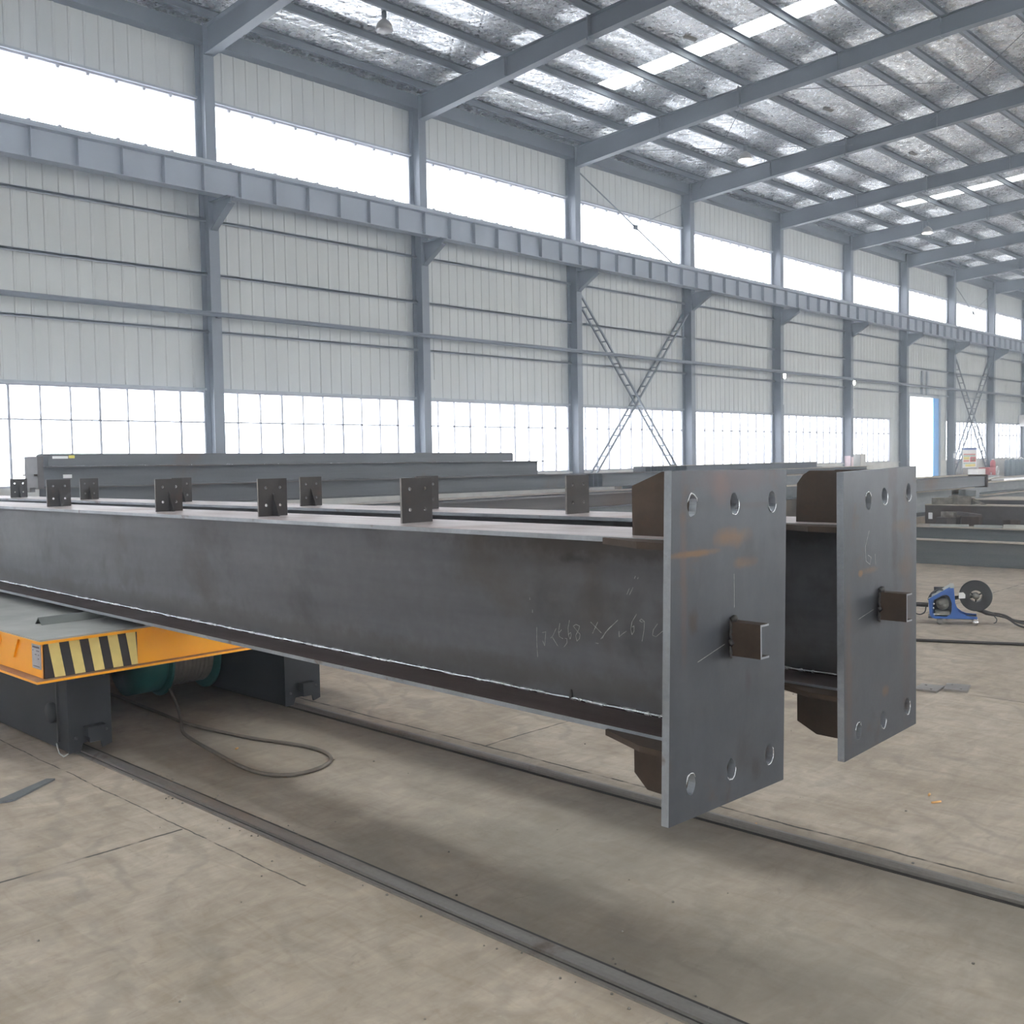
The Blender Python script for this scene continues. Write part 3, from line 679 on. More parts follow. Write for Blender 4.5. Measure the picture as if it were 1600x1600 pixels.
main_beam('steel_beam', 2.554, .032, 1.598, .7642, [(-.299, 1.565), (.299, 1.558), (.268, .574), (-.332, .579)],
          [(-.206, 1.465), (.005, 1.463), (.212, 1.461), (-.226, .676), (-.024, .676), (.184, .675)], -.022, 1.064,
          [(3.073, 0), (4.158, 1), (5.237, 1), (6.837, 1)], 11.4, 'long dark steel I-beam with bolted end plate and chalk writing on its web', True)
main_beam('steel_beam', 3.532, .021, 1.57, .7542, [(-.295, 1.541), (.288, 1.553), (.284, .562), (-.295, .541)],
          [(-.11 - .0, 1.435), (.017, 1.449), (.219, 1.456), (-.19, .627), (.003, .634), (.206, .645)], -.03, 1.054,
          [(3.03, 0), (4.105, 0), (5.21, 1), (6.877, 1), (8.52, 1), (10.16, 1)], 12.4, 'dark steel I-beam lying behind the chalk-marked one, end plate set farther away', False)

# ------------------------------------------------------------------ transfer cart
cart = empty('transfer_cart', (3.1, 5.45, 0)); tag(cart, 'orange rail transfer cart with black and yellow stripes carrying the two beams', 'cart')
cx_, cy_ = 3.1, 5.45
def CB(): return MB()
def cbuild(mb, name, mats, parent=None, bevel=0):
    o = mb.build(name, mats, parent or cart, (0, 0, 0), None, bevel)
    if parent is None or parent is cart: o.location = (-cx_, -cy_, 0)
    return o
CL, CR, CN, CF = 2.105, 4.10, 5.47, 10.6
m = CB(); m.box(CL - .035, CR + .035, CN - .045, CF, .697, .706); cbuild(m, 'deck', M['deck'])
m = CB(); m.box(CL - .04, CR + .04, CN - .05, CF + .005, .682, .697); cbuild(m, 'top_lip', M['orange'])
m = CB(); m.box(CL, CR, CN, CN + .012, .49, .682); m.box(CL, CL + .012, CN, CF, .49, .682); m.box(CR - .012, CR, CN, CF, .49, .682); m.box(CL, CR, CF - .012, CF, .49, .682); cbuild(m, 'side_frame', M['orange'])
m = CB(); m.box(CL - .055, CR + .055, CN - .045, CN + .05, .475, .488); m.box(CL - .055, CL + .06, CN + .05, CF, .475, .488); m.box(CR - .06, CR + .055, CN + .05, CF, .475, .488); cbuild(m, 'bottom_lip', [M['orange_dust'], M['orange']])
for p_ in bpy.data.objects['bottom_lip'].data.polygons:
    if abs(p_.normal.z) < .5: p_.material_index = 1
m = CB(); m.box(CL + .002, 2.618, CN - .004, CN - .0005, .49, .681); hz = cbuild(m, 'hazard_panel', M['stripe_k'])
for k, xx in enumerate((2.128, 2.236, 2.342, 2.448, 2.552)):
    m = CB(); y_ = CN - .0065
    q = [(xx + .030, y_, .492), (xx + .030 + .056, y_, .492), (xx + .056, y_, .68), (xx, y_, .68)]
    q = [(min(a, 2.618), b2, c_) for a, b2, c_ in q]
    m.hexa(q + [(a, b2 + .002, c_) for a, b2, c_ in q]); m.build('hazard_stripe', M['stripe_y'], hz)
# stiffener gusset and boss on the long side
m = CB(); m.sheet([(5.78, .682), (6.02, .682), (6.02, .60), (5.86, .56)], [], lambda a, b2, t_: (t_, a, b2), CL - .012, CL); cbuild(m, 'side_gusset', M['orange'])
m = CB(); m.lathe([(.001, -.03), (.035, -.03), (.035, 0)], (CL, 6.10, .64), (1, 0, 0), 20); cbuild(m, 'lifting_boss', M['orange'])
m = CB(); m.box(CL - .004, CL, 5.50, 5.615, .535, .672); npl = cbuild(m, 'name_plate', M['alu'])
m = CB(); rnd = random.Random(2)
for r_ in range(6):
    yy = 5.602
    while yy > 5.515:
        w_ = rnd.uniform(.006, .014)
        if rnd.random() < (.95 if r_ == 0 else .45): m.box(CL - .0055, CL - .004, yy - w_, yy, .655 - .021 * r_ - (.009 if r_ == 0 else .004), .655 - .021 * r_)
        yy -= w_ + .005
m.box(CL - .0055, CL - .004, 5.512, 5.603, .5465, .5485)
m.build('plate_writing', M['ink'], npl)
# wheel boxes / skirts
def skirt(xa, xb, inner):
    m = CB(); y0 = 5.60
    m.box(xa, xa + .012, y0, CF - .3, .035, .475); m.box(xb - .012, xb, y0, CF - .3, .05, .475); m.box(xa, xb, CF - .31, CF - .3, .05, .475)
    o = cbuild(m, 'wheel_skirt', M['skirt'])
    m = CB(); m.sheet([(xa - .004, .03), (xa + .06, .03), (xa + .075, .075), (xb - .06, .075), (xb - .05, .03), (xb + .004, .045), (xb + .004, .475), (xa - .004, .475)], [], lambda a, b2, t_: (a, t_, b2), y0 - .012, y0)
    m.build('skirt_end_plate', M['skirt'], o)
    m = CB(); c_ = (xa + xb) / 2 + .015
    m.box(c_ - .05, c_ + .045, y0 - .07, y0 - .012, .115, .165); m.box(c_ - .055, c_ + .05, y0 - .075, y0 - .012, .165, .172); m.box(c_ - .035, c_ + .03, y0 - .05, y0 - .012, .08, .115)
    m.build('rail_sweeper', [M['skirt']], o)
    m = CB()
    for a, z in ((xa + .03, .44), (xb - .03, .44), (xa + .035, .11), (xb - .03, .13)): m.lathe([(.001, -.008), (.009, -.008), (.009, 0)], (a, y0 - .012, z), (0, 1, 0), 8)
    m.build('bolt_heads', M['skirt_in'], o)
    if not inner:
        m = CB(); m.box(xa - .012, xa, y0 + .11, y0 + .125, .075, .46); m.box(xa - .012, xa, y0 + .11, y0 + .3, .455, .465); m.build('hatch_edge', M['galv'] if False else M['skirt_in'], o)
        m = CB(); m.lathe([(.001, -.03), (.05, -.03), (.058, -.02), (.058, 0)], (xa, y0 + .19, .23), (1, 0, 0), 24); m.build('hub_cap', M['skirt'], o)
        m = CB(); m.tube([(xa - .005, y0 + .15, .06), (xa - .02, y0 + .08, .02), (xa - .02, y0 + .02, .012), (xa - .005, y0 - .005, .03)], .004, 6); m.build('earth_lead', M['galv'], o)
    for yy in (6.2, 9.6):
        m = CB(); m.lathe([(.001, -.04), (.14, -.04), (.14, .03), (.16, .035), (.16, .045), (.001, .045)], ((xa + xb) / 2, yy, .178), (1, 0, 0), 28); m.build('cart_wheel', M['rail'], o)
skirt(2.27, 2.505, False); skirt(3.665, 3.93, True)
# cable reel hung under the deck
reel = CB(); reel.lathe([(.001, 0), (.235, 0), (.25, .006), (.25, .014), (.235, .02), (.13, .02)], (3.175, 6.38, .325), (1, 0, 0), 40)
ro = cbuild(reel, 'cable_reel', M['teal']); m = CB(); m.lathe([(.001, -.02), (.235, -.02), (.25, -.014), (.25, -.006), (.235, 0), (.13, 0)], (3.53, 6.38, .325), (1, 0, 0), 40); m.build('reel_flange', M['teal'], ro)
m = CB(); m.lathe([(.001, 0), (.215, 0), (.215, .20), (.20, .21), (.001, .21)], (2.96, 6.38, .325), (1, 0, 0), 40); m.build('reel_gear_housing', M['teal'], ro)
m = CB(); prof = [(.10, 0)]
for i in range(10):
    h_ = .02 + i * .031; prof += [(.178, h_), (.192, h_ + .006), (.197, h_ + .0155), (.192, h_ + .025)]
prof += [(.10, .33)]; m.lathe(prof, (3.175, 6.38, .325), (1, 0, 0), 36); m.build('wound_cable', M['cable'], ro)
m = CB(); m.box(3.0, 3.6, 6.30, 6.46, .475, .69); m.tube([(2.9, 6.38, .325), (3.64, 6.38, .325)], .03, 10); m.box(2.88, 2.94, 6.32, 6.44, .30, .5); m.build('reel_hanger', M['skirt_in'], ro)

# inverted angle irons on the deck carrying the beams
for k, (ya, xa, lb) in enumerate(((5.98, 2.28, 'grey inverted angle iron packer on the cart deck under the beams, near edge'), (9.4, 2.3, 'grey inverted angle iron packer on the cart deck, far end'))):
    m = MB(); xb = 4.02; zt = .7475 - .7065 - .0105 * k; hw = .05
    q = [(-hw, 0), (-hw + .008, 0), (0, zt - .006), (hw - .008, 0), (hw, 0), (.004, zt), (-.004, zt)]
    m.sheet(q, [], lambda a, b2, t_: (t_, a, b2), 0, xb - xa); o = m.build('angle_iron', M['angle'], None, (xa, ya, .7065)); tag(o, lb, 'angle iron', 'angle iron packers on the cart')

# power cable loop from the reel, lying on the floor
def catmull(pts, n=8):
    pts = [Vector(p) for p in pts]; out = []
    for i in range(len(pts) - 1):
        p0, p1, p2, p3 = pts[max(i - 1, 0)], pts[i], pts[i + 1], pts[min(i + 2, len(pts) - 1)]
        for k in range(n):
            t = k / n; out.append(.5 * ((2 * p1) + (p2 - p0) * t + (2 * p0 - 5 * p1 + 4 * p2 - p3) * t * t + (3 * p1 - p0 - 3 * p2 + p3) * t ** 3))
    out.append(pts[-1]); return out
cab = [(3.18, 6.2, .14), (3.15, 6.05, .06), (3.06, 5.83, .012), (2.95, 5.61, .012), (2.90, 5.41, .012), (2.84, 5.02, .012), (2.80, 4.68, .012), (2.82, 4.48, .012), (2.91, 4.375, .012), (3.06, 4.37, .012), (3.19, 4.45, .012), (3.25, 4.60, .012), (3.24, 4.81, .012), (3.15, 5.12, .012), (3.09, 5.45, .012), (3.06, 5.78, .012), (3.08, 6.22, .012), (3.12, 7.2, .012), (3.1, 8.5, .012)]
m = MB(); m.tube(catmull(cab), .0105, 8); o = m.build('power_cable', M['cable']); tag(o, 'brown power cable looped on the floor in front of the cart reel', 'cable')

# ------------------------------------------------------------------ rails
m = MB(); m.box(2.335, 2.435, -6, 19.0, 0, .008); m.box(2.36, 2.412, -6, 19.0, .008, .018)
o = m.build('cart_rail', M['rail']); tag(o, 'flat steel floor rail nearer the viewer, running under the striped cart corner', 'rail', 'floor rails of the transfer cart', 'thing')
m = MB(); prof = [(-.023, 0), (-.023, .014), (-.018, .023), (-.008, .028), (.008, .028), (.018, .023), (.023, .014), (.023, 0)]
m.sheet([(3.78 + a, b2) for a, b2 in prof], [], lambda a, b2, t_: (a, t_, b2), -6, 19.0)
o = m.build('cart_rail', M['rail']); tag(o, 'rounded steel floor rail farther away, passing behind the first end plate', 'rail', 'floor rails of the transfer cart', 'thing')

g_ = MB(); g_.box(3.735, 3.756, -6, 19.0, 0, .002); g_.build('rail_groove', M['cable_dark'], o)
rl = [q for q in COL.objects if q.name == 'cart_rail'][0]
g_ = MB(); g_.box(2.4125, 2.4165, -6, 19.0, .008, .0095); g_.box(2.352, 2.357, -6, 19.0, .008, .0095); g_.box(2.436, 2.455, -6, 19, 0, .002); g_.build('rail_groove', M['cable_dark'], rl)
# ------------------------------------------------------------------ stacked steel in the background
def ibeam_x(mb, x0, x1, y0, y1, z0, z1, t=.014, ribs=0, rx=None):
    """I-beam running along X, dusty top/bottom flange edges"""
    ym = (y0 + y1) / 2
    mb.box(x0, x1, y0, y1, z0, z0 + t, 0); mb.box(x0, x1, y0, y1, z1 - t, z1, 1); mb.box(x0, x1, ym - .006, ym + .006, z0 + t, z1 - t, 0)
    for r_ in (rx or []): mb.box(r_ - .006, r_ + .006, y0 + .01, y1 - .01, z0 + t, z1 - t, 0)
def xbeam(name, x0, x1, y0, y1, z0, z1, mat, label, slope=0, ribs=None, endplate=None, group='stacked steel beams in the background', top='fartop'):
    m = MB(); ibeam_x(m, 0, x1 - x0, 0, y1 - y0, 0, z1 - z0, rx=ribs)
    o = m.build(name, [mat, M[top]], None, (x0, y0, z0), (0, -slope if False else slope, 0)); tag(o, label, 'steel beam', group, 'thing')
    if endplate:
        e_ = MB(); e_.box(-.02, -.002, -.02, y1 - y0 + .02, -endplate, z1 - z0 + .01); e_.build('end_plate', M['farsteel2'], o)
    return o
# box section on top (closed faces)
def boxbeam(name, x0, x1, y0, y1, z0, z1, mat, label, slope=0, group='stacked steel beams in the background'):
    m = MB(); h_ = z1 - z0; m.sheet([(0, 0), (0, h_ - .02), (.03, h_), (x1 - x0 - .03, h_), (x1 - x0, h_ - .03), (x1 - x0, 0)], [], lambda a, b2, t_: (a, t_, b2), 0, y1 - y0)
    o = m.build(name, mat, None, (x0, y0, z0), (0, slope, 0)); tag(o, label, 'steel beam', group, 'thing'); return o
SL = .005
b1_ = boxbeam('stacked_beam', 5.55, 14.62, 14.0, 14.4, 1.632, 1.80, M['farsteel'], 'topmost grey beam of the long background stack, below the windows', .0045)
b2_ = xbeam('stacked_beam', 5.5, 15.55, 13.98, 14.42, 1.345, 1.6305, M['farsteel'], 'second beam of the long background stack, slightly longer than the top one', .0045, top='farsteel2')
b3_ = xbeam('stacked_beam', 5.5, 21.0, 13.96, 14.44, 1.04, 1.3435, M['farsteel'], 'third layer beam of the long background stack, reaching farthest along', .0045, ribs=[11.6, 11.75, 11.9], top='farsteel2')
e_ = MB(); e_.box(-.10, -.02, 0, .44, -.02, .42); e_.box(-.14, -.02, .02, .42, .16, .18); e_.box(-.17, -.1, .1, .2, -.06, 0)
e_.build('end_connection', M['farsteel2'], b2_)
m = MB(); m.box(.28, .36, -.003, 0, .105, .145); m.build('yellow_sticker', M['yellow'], b1_)
m = MB(); m.box(.06, .27, -.003, 0, .10, .135); m.build('paint_mark', M['white'], b1_)
m = MB(); m.box(.32, .44, .20, .212, .12, .17); m.build('paint_mark', M['white'], b2_)
o = xbeam('deep_girder', 5.7, 20.8, 13.96, 14.44, .0, .90, M['farplate'], 'deep girder carrying the long background stack', 0, ribs=[1, 4, 7, 10, 13])
o = xbeam('stacked_beam', 4.9, 17.5, 10.9, 11.35, .70, 1.0, M['farsteel2'], 'rusty beam lying in front of the long stack, seen over the flanges', 0, top='farsteel2')
o = xbeam('stacked_beam', 5.0, 17.3, 10.55, 10.85, .56, .80, M['farplate'], 'narrow grey beam beside the rusty one, one step lower', 0, top='farsteel')
o = xbeam('stacked_beam', 4.9, 17.4, 10.5, 11.35, .0, .55, M['farplate'], 'bottom girder under the rusty background beam', 0)
# middle stacks seen between and above the end plates
GM = 'beam stacks in the middle distance'
xbeam('stacked_beam', 22.0, 32.0, 16.2, 16.6, 1.20, 1.385, M['farsteel'], 'ribbed grey beam on top of the middle stack', .0, ribs=[.0 + .28 * i for i in range(0, 8)], group=GM)
xbeam('stacked_beam', 21.0, 34.2, 15.4, 15.9, 1.04, 1.20, M['farsteel'], 'long pale-edged beam, second in the middle stack', .0, group=GM)
xbeam('stacked_beam', 19.5, 34.0, 14.8, 15.3, .74, 1.02, M['farplate'], 'grey beam, third step of the middle stack', 0, group=GM)
xbeam('stacked_beam', 19.0, 33.0, 14.3, 14.75, .42, .70, M['farsteel2'], 'brownish beam, fourth step of the middle stack', 0, group=GM)
xbeam('stacked_beam', 19.0, 34.0, 14.3, 16.6, .05, .40, M['farplate'], 'broad base girder of the middle stack', 0, group=GM)
m = MB(); m.box(21.2, 34.0, 16.25, 16.6, .40, 1.19); m.box(21.0, 34.0, 15.4, 15.9, .40, 1.03); m.box(19.5, 33.8, 14.85, 15.25, .4, .73)
o = m.build('timber_bearer', M['wood'], ); tag(o, 'dark timber bearers hidden inside the middle stack', 'timber')

GR = 'beams lying behind the second end plate'
def ybeam(x0, x1, y0, y1, z0, z1, mat, label, group='low beams on the floor behind the wire feeder', t=.014, tw=None):
    m = MB(); xm = (x0 + x1) / 2 if tw is None else tw; L_ = y1 - y0
    m.box(0, x1 - x0, 0, L_, 0, t, 0); m.box(0, x1 - x0, 0, L_, z1 - z0 - t, z1 - z0, 1); m.box(xm - x0 - .006, xm - x0 + .006, 0, L_, t, z1 - z0 - t, 0)
    o = m.build('floor_beam', [mat, M['fartop']], None, (x0, y0, z0)); tag(o, label, 'steel beam', group, 'thing'); return o
ybeam(14.75, 14.99, -5, 9.2, 0, .35, M['farplate'], 'grey beam resting on the floor, closest behind the blue wire feeder', tw=14.80)
ybeam(15.5, 16.12, -5, 9.4, 0, .488, M['farplate'], 'wider grey beam just behind the lowest floor beam, scrap on its flange', tw=15.56)
r3 = ybeam(16.2, 16.6, -5, 6.45, 0, .79, M['farsteel2'], 'brown-black deep beam with small white label near its end', tw=16.22)
m = MB(); m.box(-.004, .012, 11.33, 11.39, .56, .66); m.build('white_label', M['white'], r3)
ybeam(17.3, 18.5, -5, 6.1, 0, .835, M['farsteel2'], 'beam with broad dusty top behind the brown-black deep beam', tw=17.34)
def qbeam(x0, x1, y0, y1, z0, z1, mat, label, end=None):
    o = xbeam('stacked_beam', x0, x1, y0, y1, z0, z1, mat, label, 0, group=GR)
    if end:
        e2 = MB(); e2.box(x1 - x0, x1 - x0 + .05, -.02, y1 - y0 + .02, -.05, z1 - z0 + .03); e2.build('end_plate', end, o)
    return o
m = MB(); m.sheet([(0, 0), (0, .20), (3.9, .20), (3.9, .0)], [], lambda a, b2, t_: (a, t_, b2), 0, .3); m.box(0, 3.9, -.03, .33, .20, .215)
o = m.build('stacked_beam', [M['farsteel']], None, (19.5 - 2.4, 8.0, .86)); tag(o, 'pale grey beam above the scrap pile, its rusty end plate towards the door', 'steel beam', GR, 'thing')
o.scale = (1.62, 1, 1)
e2 = MB(); e2.box(3.9, 3.935, -.05, .36, -.03, .25); e2.build('rusty_end_plate', M['rusty'], o)
qbeam(16.0, 26.4, 9.2, 9.6, .80, 1.05, M['farplate'], 'dark-topped beam directly behind the pale beam with the rusty end')
qbeam(17.0, 23.1, 8.1, 9.1, .34, .84, M['farplate'], 'dark bottom girder under the pale beam with the rusty end')
qbeam(23.8, 35.0, 8.4, 8.9, .64, .90, M['farplate'], 'grey beam stretching away beyond the rusty end plate')
qbeam(24.2, 34.0, 8.3, 9.15, .06, .62, M['farplate'], 'dark base girder under the beam beyond the rusty end plate')
qbeam(24.5, 38.0, 10.4, 11.2, .45, .82, M['farsteel'], 'low pale beams farther off towards the gas bottles')
m = MB(); m.box(16.5, 26.3, 9.22, 9.58, 0, .79)
o = m.build('timber_bearer', M['wood']); tag(o, 'dark timber bearers beneath the dark-topped beam', 'timber', kind='thing')
m = MB(); m.add([(0, 0, 0), (1.9, .05, .13), (1.9, .3, .13), (0, .25, 0), (0, 0, .012), (1.9, .05, .142), (1.9, .3, .142), (0, .25, .012)], [(3, 2, 1, 0), (4, 5, 6, 7), (0, 1, 5, 4), (1, 2, 6, 5), (2, 3, 7, 6), (3, 0, 4, 7)])
o = m.build('sheet_offcut', M['galv'], None, (24.0, 8.45, .903)); tag(o, 'pale narrow plate lying tilted on the beam beyond the rusty end', 'steel plate')
m = MB(); m.box(0, 3.2, 0, .3, 0, .04); o = m.build('sheet_offcut', M['white'], None, (26.2, 8.5, .903)); tag(o, 'bright white flat bar on the beam beyond the rusty end', 'steel plate')

# scrap pieces
def scrap(px, py, pz, lx, ly, lz, rz, tilt, label, mat='scrap', seed=0, grp='scrap pieces on the stacked beams'):
    rnd = random.Random(seed); n = 6; out = []
    for i in range(n):
        a = 2 * math.pi * i / n + rnd.uniform(-.3, .3); out.append((math.cos(a) * lx * rnd.uniform(.8, 1.1) / 2, math.sin(a) * ly * rnd.uniform(.8, 1.1) / 2))
    m = MB(); m.sheet(out, [], lambda a, b2, t_: (a, b2, t_), 0, lz)
    o = m.build('scrap_piece', M[mat], None, (px, py, pz), (tilt, 0, rz)); tag(o, label, 'scrap steel', grp); return o
scrap(16.4, 6.2, .79, .30, .55, .10, .1, 0, 'thick grey scrap block at the base of the upper scrap pile', seed=1)
scrap(16.42, 5.95, .79, .30, .45, .13, -.2, 0, 'broad scrap chunk beside the thick block on the upper pile', seed=2)
scrap(16.42, 5.68, .795, .26, .32, .04, .4, .5, 'tilted flat scrap plate leaning on the upper pile', seed=3)
scrap(16.42, 5.85, .925, .22, .36, .09, .1, .05, 'small box-like offcut topping the upper scrap pile', seed=4, mat='farplate')
scrap(16.5, 6.6, .60, .2, .3, .12, .1, 0, 'half-hidden dark scrap lump against the end plate edge', seed=5) if False else None
scrap(15.95, 6.02, .488, .26, .34, .12, .2, 0, 'dark scrap block at the bottom of the lower pile on the wide beam', seed=6, mat='farsteel2')
scrap(15.98, 5.98, .61, .24, .32, .08, -.2, 0, 'pale flat scrap on top of the lower pile', seed=7)
scrap(15.98, 5.66, .488, .24, .38, .14, .3, 0, 'rounded rusty scrap lump in the lower pile', seed=8, mat='rusty')
scrap(15.99, 5.70, .63, .2, .4, .05, .3, .12, 'long dark offcut lying across the rusty lump', seed=9, mat='farsteel2')
m = MB(); m.box(-.025, .025, -.27, .27, 0, .035); o = m.build('angle_offcut', M['galv'], None, (15.62, 5.85, .488), (0, 0, .2)); tag(o, 'thin pale angle offcut lying in front of the lower scrap pile', 'steel offcut')
m = MB(); m.box(-.03, .03, -.19, .19, 0, .01); m.box(-.03, -.02, -.19, .19, .01, .04); m.box(.02, .03, -.19, .19, .01, .04); o = m.build('channel_offcut', M['galv'], None, (15.6, 5.28, .488)); tag(o, 'short grey channel offcut lying on the wide beam flange', 'steel offcut')
scrap(15.62, 4.90, .488, .10, .36, .055, 0, 0, 'flat beige block on the wide beam flange near the frame edge', seed=12, mat='masonry')
scrap(15.85, 5.02, .488, .12, .26, .11, .2, 0, 'small brown scrap piece behind the beige block', seed=13, mat='rusty')
scrap(15.62, 4.66, .488, .08, .14, .04, 0, 0, 'tiny scrap bit next to the beige block', seed=14)

# ------------------------------------------------------------------ wire feeder
fd = empty('wire_feeder', (9.51, 3.75, 0), (0, 0, R(-68.3))); tag(fd, 'blue welding wire feeder on castors with a big black wire spool', 'welding wire feeder')
OUT = [(0, .235), (.186, .356), (.218, .356), (.234, .186), (.255, .135), (.291, .105), (.331, .089), (.42, .083), (.42, .063), (.057, .053), (.03, .062), (.012, .089)]
INN = [(.032, .218), (.121, .275), (.155, .280), (.178, .267), (.195, .23), (.202, .202), (.20, .13), (.19, .097), (.154, .077), (.057, .077), (.036, .105)]
fn = lambda a, b2, t_: (a, t_, b2)
for k, (t0, t1) in enumerate(((0, .012), (.20, .212))):
    m = MB(); m.sheet(OUT, [INN] if k == 0 else [], fn, t0, t1); m.build('side_plate', M['blue'], fd, bevel=.002)
m = MB(); m.box(.0, .42, .012, .20, .055, .07); m.box(.05, .22, .19, .199, .07, .33); m.build('base_tray', M['black'], fd)
m = MB(); q = [(0, .012, .225), (0, .2, .225), (.19, .2, .35), (.19, .012, .35)]; m.hexa(q + [(a, b2, c_ + .012) for a, b2, c_ in q]); m.box(.186, .222, -.002, .214, .345, .365); m.build('control_panel', M['galv'], fd)
m = MB(); m.tube(catmull([(.02, .03, .25), (.03, .03, .29), (.09, .03, .325), (.13, .03, .32)]), .008, 8); m.tube(catmull([(.0, .06, .22), (.02, .06, .27), (.07, .06, .30)]), .007, 8); m.build('carry_handle', M['black'], fd)
m = MB(); m.lathe([(.001, 0), (.05, 0), (.055, .01), (.055, .11), (.001, .12)], (.125, .05, .185), (0, 1, 0), 24); m.lathe([(.001, 0), (.022, 0), (.022, .03), (.001, .03)], (.10, .03, .20), (0, 1, 0), 14); m.lathe([(.001, 0), (.022, 0), (.022, .03), (.001, .03)], (.15, .03, .17), (0, 1, 0), 14)
m.box(.06, .185, .03, .12, .085, .12); m.build('drive_motor', M['motor'], fd)
m = MB(); m.lathe([(.001, 0), (.008, 0), (.008, .02), (.001, .02)], (.048, .01, .19), (0, 1, 0), 10); m.lathe([(.001, 0), (.008, 0), (.008, .02), (.001, .02)], (.045, .01, .15), (0, 1, 0), 10); m.box(.05, .10, .01, .03, .09, .10); m.build('brass_connectors', M['chrome'], fd)
sp = MB(); c0 = (.408, .03, .271); sp.lathe([(.061, 0), (.137, 0), (.140, .004), (.137, .008), (.061, .008), (.061, 0)], c0, (0, 1, 0), 48, 0, False); sp.lathe([(.061, .092), (.137, .092), (.140, .096), (.137, .1), (.061, .1), (.061, .092)], c0, (0, 1, 0), 48, 0, False)
sp.lathe([(.115, .008), (.122, .01), (.122, .09), (.115, .092)], c0, (0, 1, 0), 40, 0, False); sp.lathe([(.061, 0), (.055, .0), (.055, .1), (.061, .1)], c0, (0, 1, 0), 36, 0, False)
for a in (0, 1, 2):
    an = a * 2.094 + .5; sp.box(c0[0] - .004, c0[0] + .004, .05, .06, c0[2], c0[2]) if False else sp.tube([(c0[0], .06, c0[2]), (c0[0] + .056 * math.cos(an), .06, c0[2] + .056 * math.sin(an))], .007, 6)
spo = sp.build('wire_spool', M['black'], fd)
m = MB(); m.sheet([(.262, .30), (.262, .245), (.318, .25), (.318, .285), (.30, .305)], [], fn, .0275, .0295); m.build('spool_label', M['white'], spo)
m = MB(); m.tube([(.22, .10, .24), (.44, .10, .271)], .018, 8); m.lathe([(.001, 0), (.03, 0), (.03, .1), (.001, .1)], (.408, .03, .271), (0, 1, 0), 16); m.build('spool_hub', M['motor'], fd)
for cx2, cy2 in ((.10, .02), (.10, .19), (.405, .02), (.405, .19)):
    m = MB(); m.lathe([(.001, 0), (.024, 0), (.026, .004), (.026, .016), (.024, .02), (.001, .02)], (cx2, cy2 - .01, .026), (0, 1, 0), 20); m.box(cx2 - .015, cx2 + .015, cy2 - .013, cy2 + .013, .045, .06); m.build('castor', M['chrome'] if cx2 > .2 else M['motor'], fd)
m = MB(); m.tube(catmull([(.0, .08, .17), (-.06, .08, .172), (-.12, .08, .168), (-.25, .1, .12), (-.5, .1, .02)]), [.022] * 18 + [.016] * 15, 10)
m.build('torch_lead', M['cable_dark'], fd)
m = MB(); m.tube(catmull([(-.02, .04, .16), (-.03, .03, .11), (-.07, .03, .085), (-.115, .03, .10), (-.12, .04, .15)]), .006, 8); m.build('torch_loop', M['black'], fd)
m = MB()
for k, (dy, dz, e_) in enumerate(((0, 0, 0), (.03, .012, .12), (.05, -.01, .22), (-.02, .005, -.08))):
    m.tube(catmull([(.42, .08, .13), (.47, .08 + dy * .3, .118), (.54, .08 + dy, .10 + dz), (.66, .08 + dy + e_ * .3, .075 + dz), (.80, .05 + dy + e_, .014 + (.02 if k == 0 else 0)), (1.1, e_ * 1.4, .012), (2.2, e_ * 2 - .1, .012)]), .0085, 8)
m.tube([(.43, .08, .14), (.50, .08, .115), (.56, .09, .10)], [.016, .022, .018], 10)
m.build('hose_bundle', M['cable_dark'], fd)
m = MB(); m.tube(catmull([(.56, .08, .09), (.585, .08, .06), (.58, .08, .03), (.56, .08, .02)]), .005, 6); m.build('cable_hook', M['black'], fd)

m = MB(); m.tube(catmull([(6.9, 7.4, .014), (7.6, 5.4, .014), (8.15, 4.3, .014), (8.55, 3.47, .014), (8.72, 3.09, .014), (8.90, 2.70, .014), (9.15, 2.1, .014), (9.5, .8, .014)]), .013, 8)
o = m.build('welding_cable', M['cable_dark']); tag(o, 'single dark cable lying straight across the floor beneath the wire feeder', 'cable')

# flat plates and litter on the floor
for k, (x, y, rz, lb) in enumerate(((6.99, 2.56, .15, 'flat grey drilled plate on the floor, last of three, fully visible'), (6.865, 2.70, .0, 'flat grey drilled plate on the floor, middle of three'), (6.745, 2.845, .1, 'flat grey drilled plate on the floor, partly hidden by the second end plate'))):
    m = MB(); m.sheet([(-.10, -.075), (.10, -.075), (.10, .075), (-.10, .075)], [circ(-.06, -.03, .009), circ(.055, .035, .009)], lambda a, b2, t_: (a, b2, t_), 0, .014)
    o = m.build('steel_plate', M['motor'] if False else M['rail'], None, (x, y, .001), (0, 0, rz + .1)); tag(o, lb, 'steel plate', 'drilled plates on the floor')
m = MB(); m.sheet([(-.02, -.07), (.02, -.07), (.28, .11), (.25, .14), (-.08, -.04)], [], lambda a, b2, t_: (a, b2, t_), 0, .01)
o = m.build('steel_offcut', M['farplate'], None, (1.78, 5.16, .001)); tag(o, 'flat grey offcut lying on the floor before the cart', 'steel offcut')
for k, (x, y, l_, rz, lb) in enumerate(((3.827, 2.251, .035, .3, 'orange electrode stub beside the farther rail'), (4.624, 1.784, .05, -.5, 'longer orange electrode stub on the open floor'), (4.708, 1.849, .02, .2, 'short orange crumb next to the longer electrode stub'), (2.98, 5.05, .02, .4, 'small orange crumb inside the cable area between the rails'))):
    m = MB(); m.tube([(-l_ / 2, 0, .0055), (l_ / 2, 0, .0055)], .005, 8); o = m.build('electrode_stub', M['butt'], None, (x, y, 0), (0, 0, rz)); tag(o, lb, 'electrode stub')
rnd = random.Random(21); m = MB()
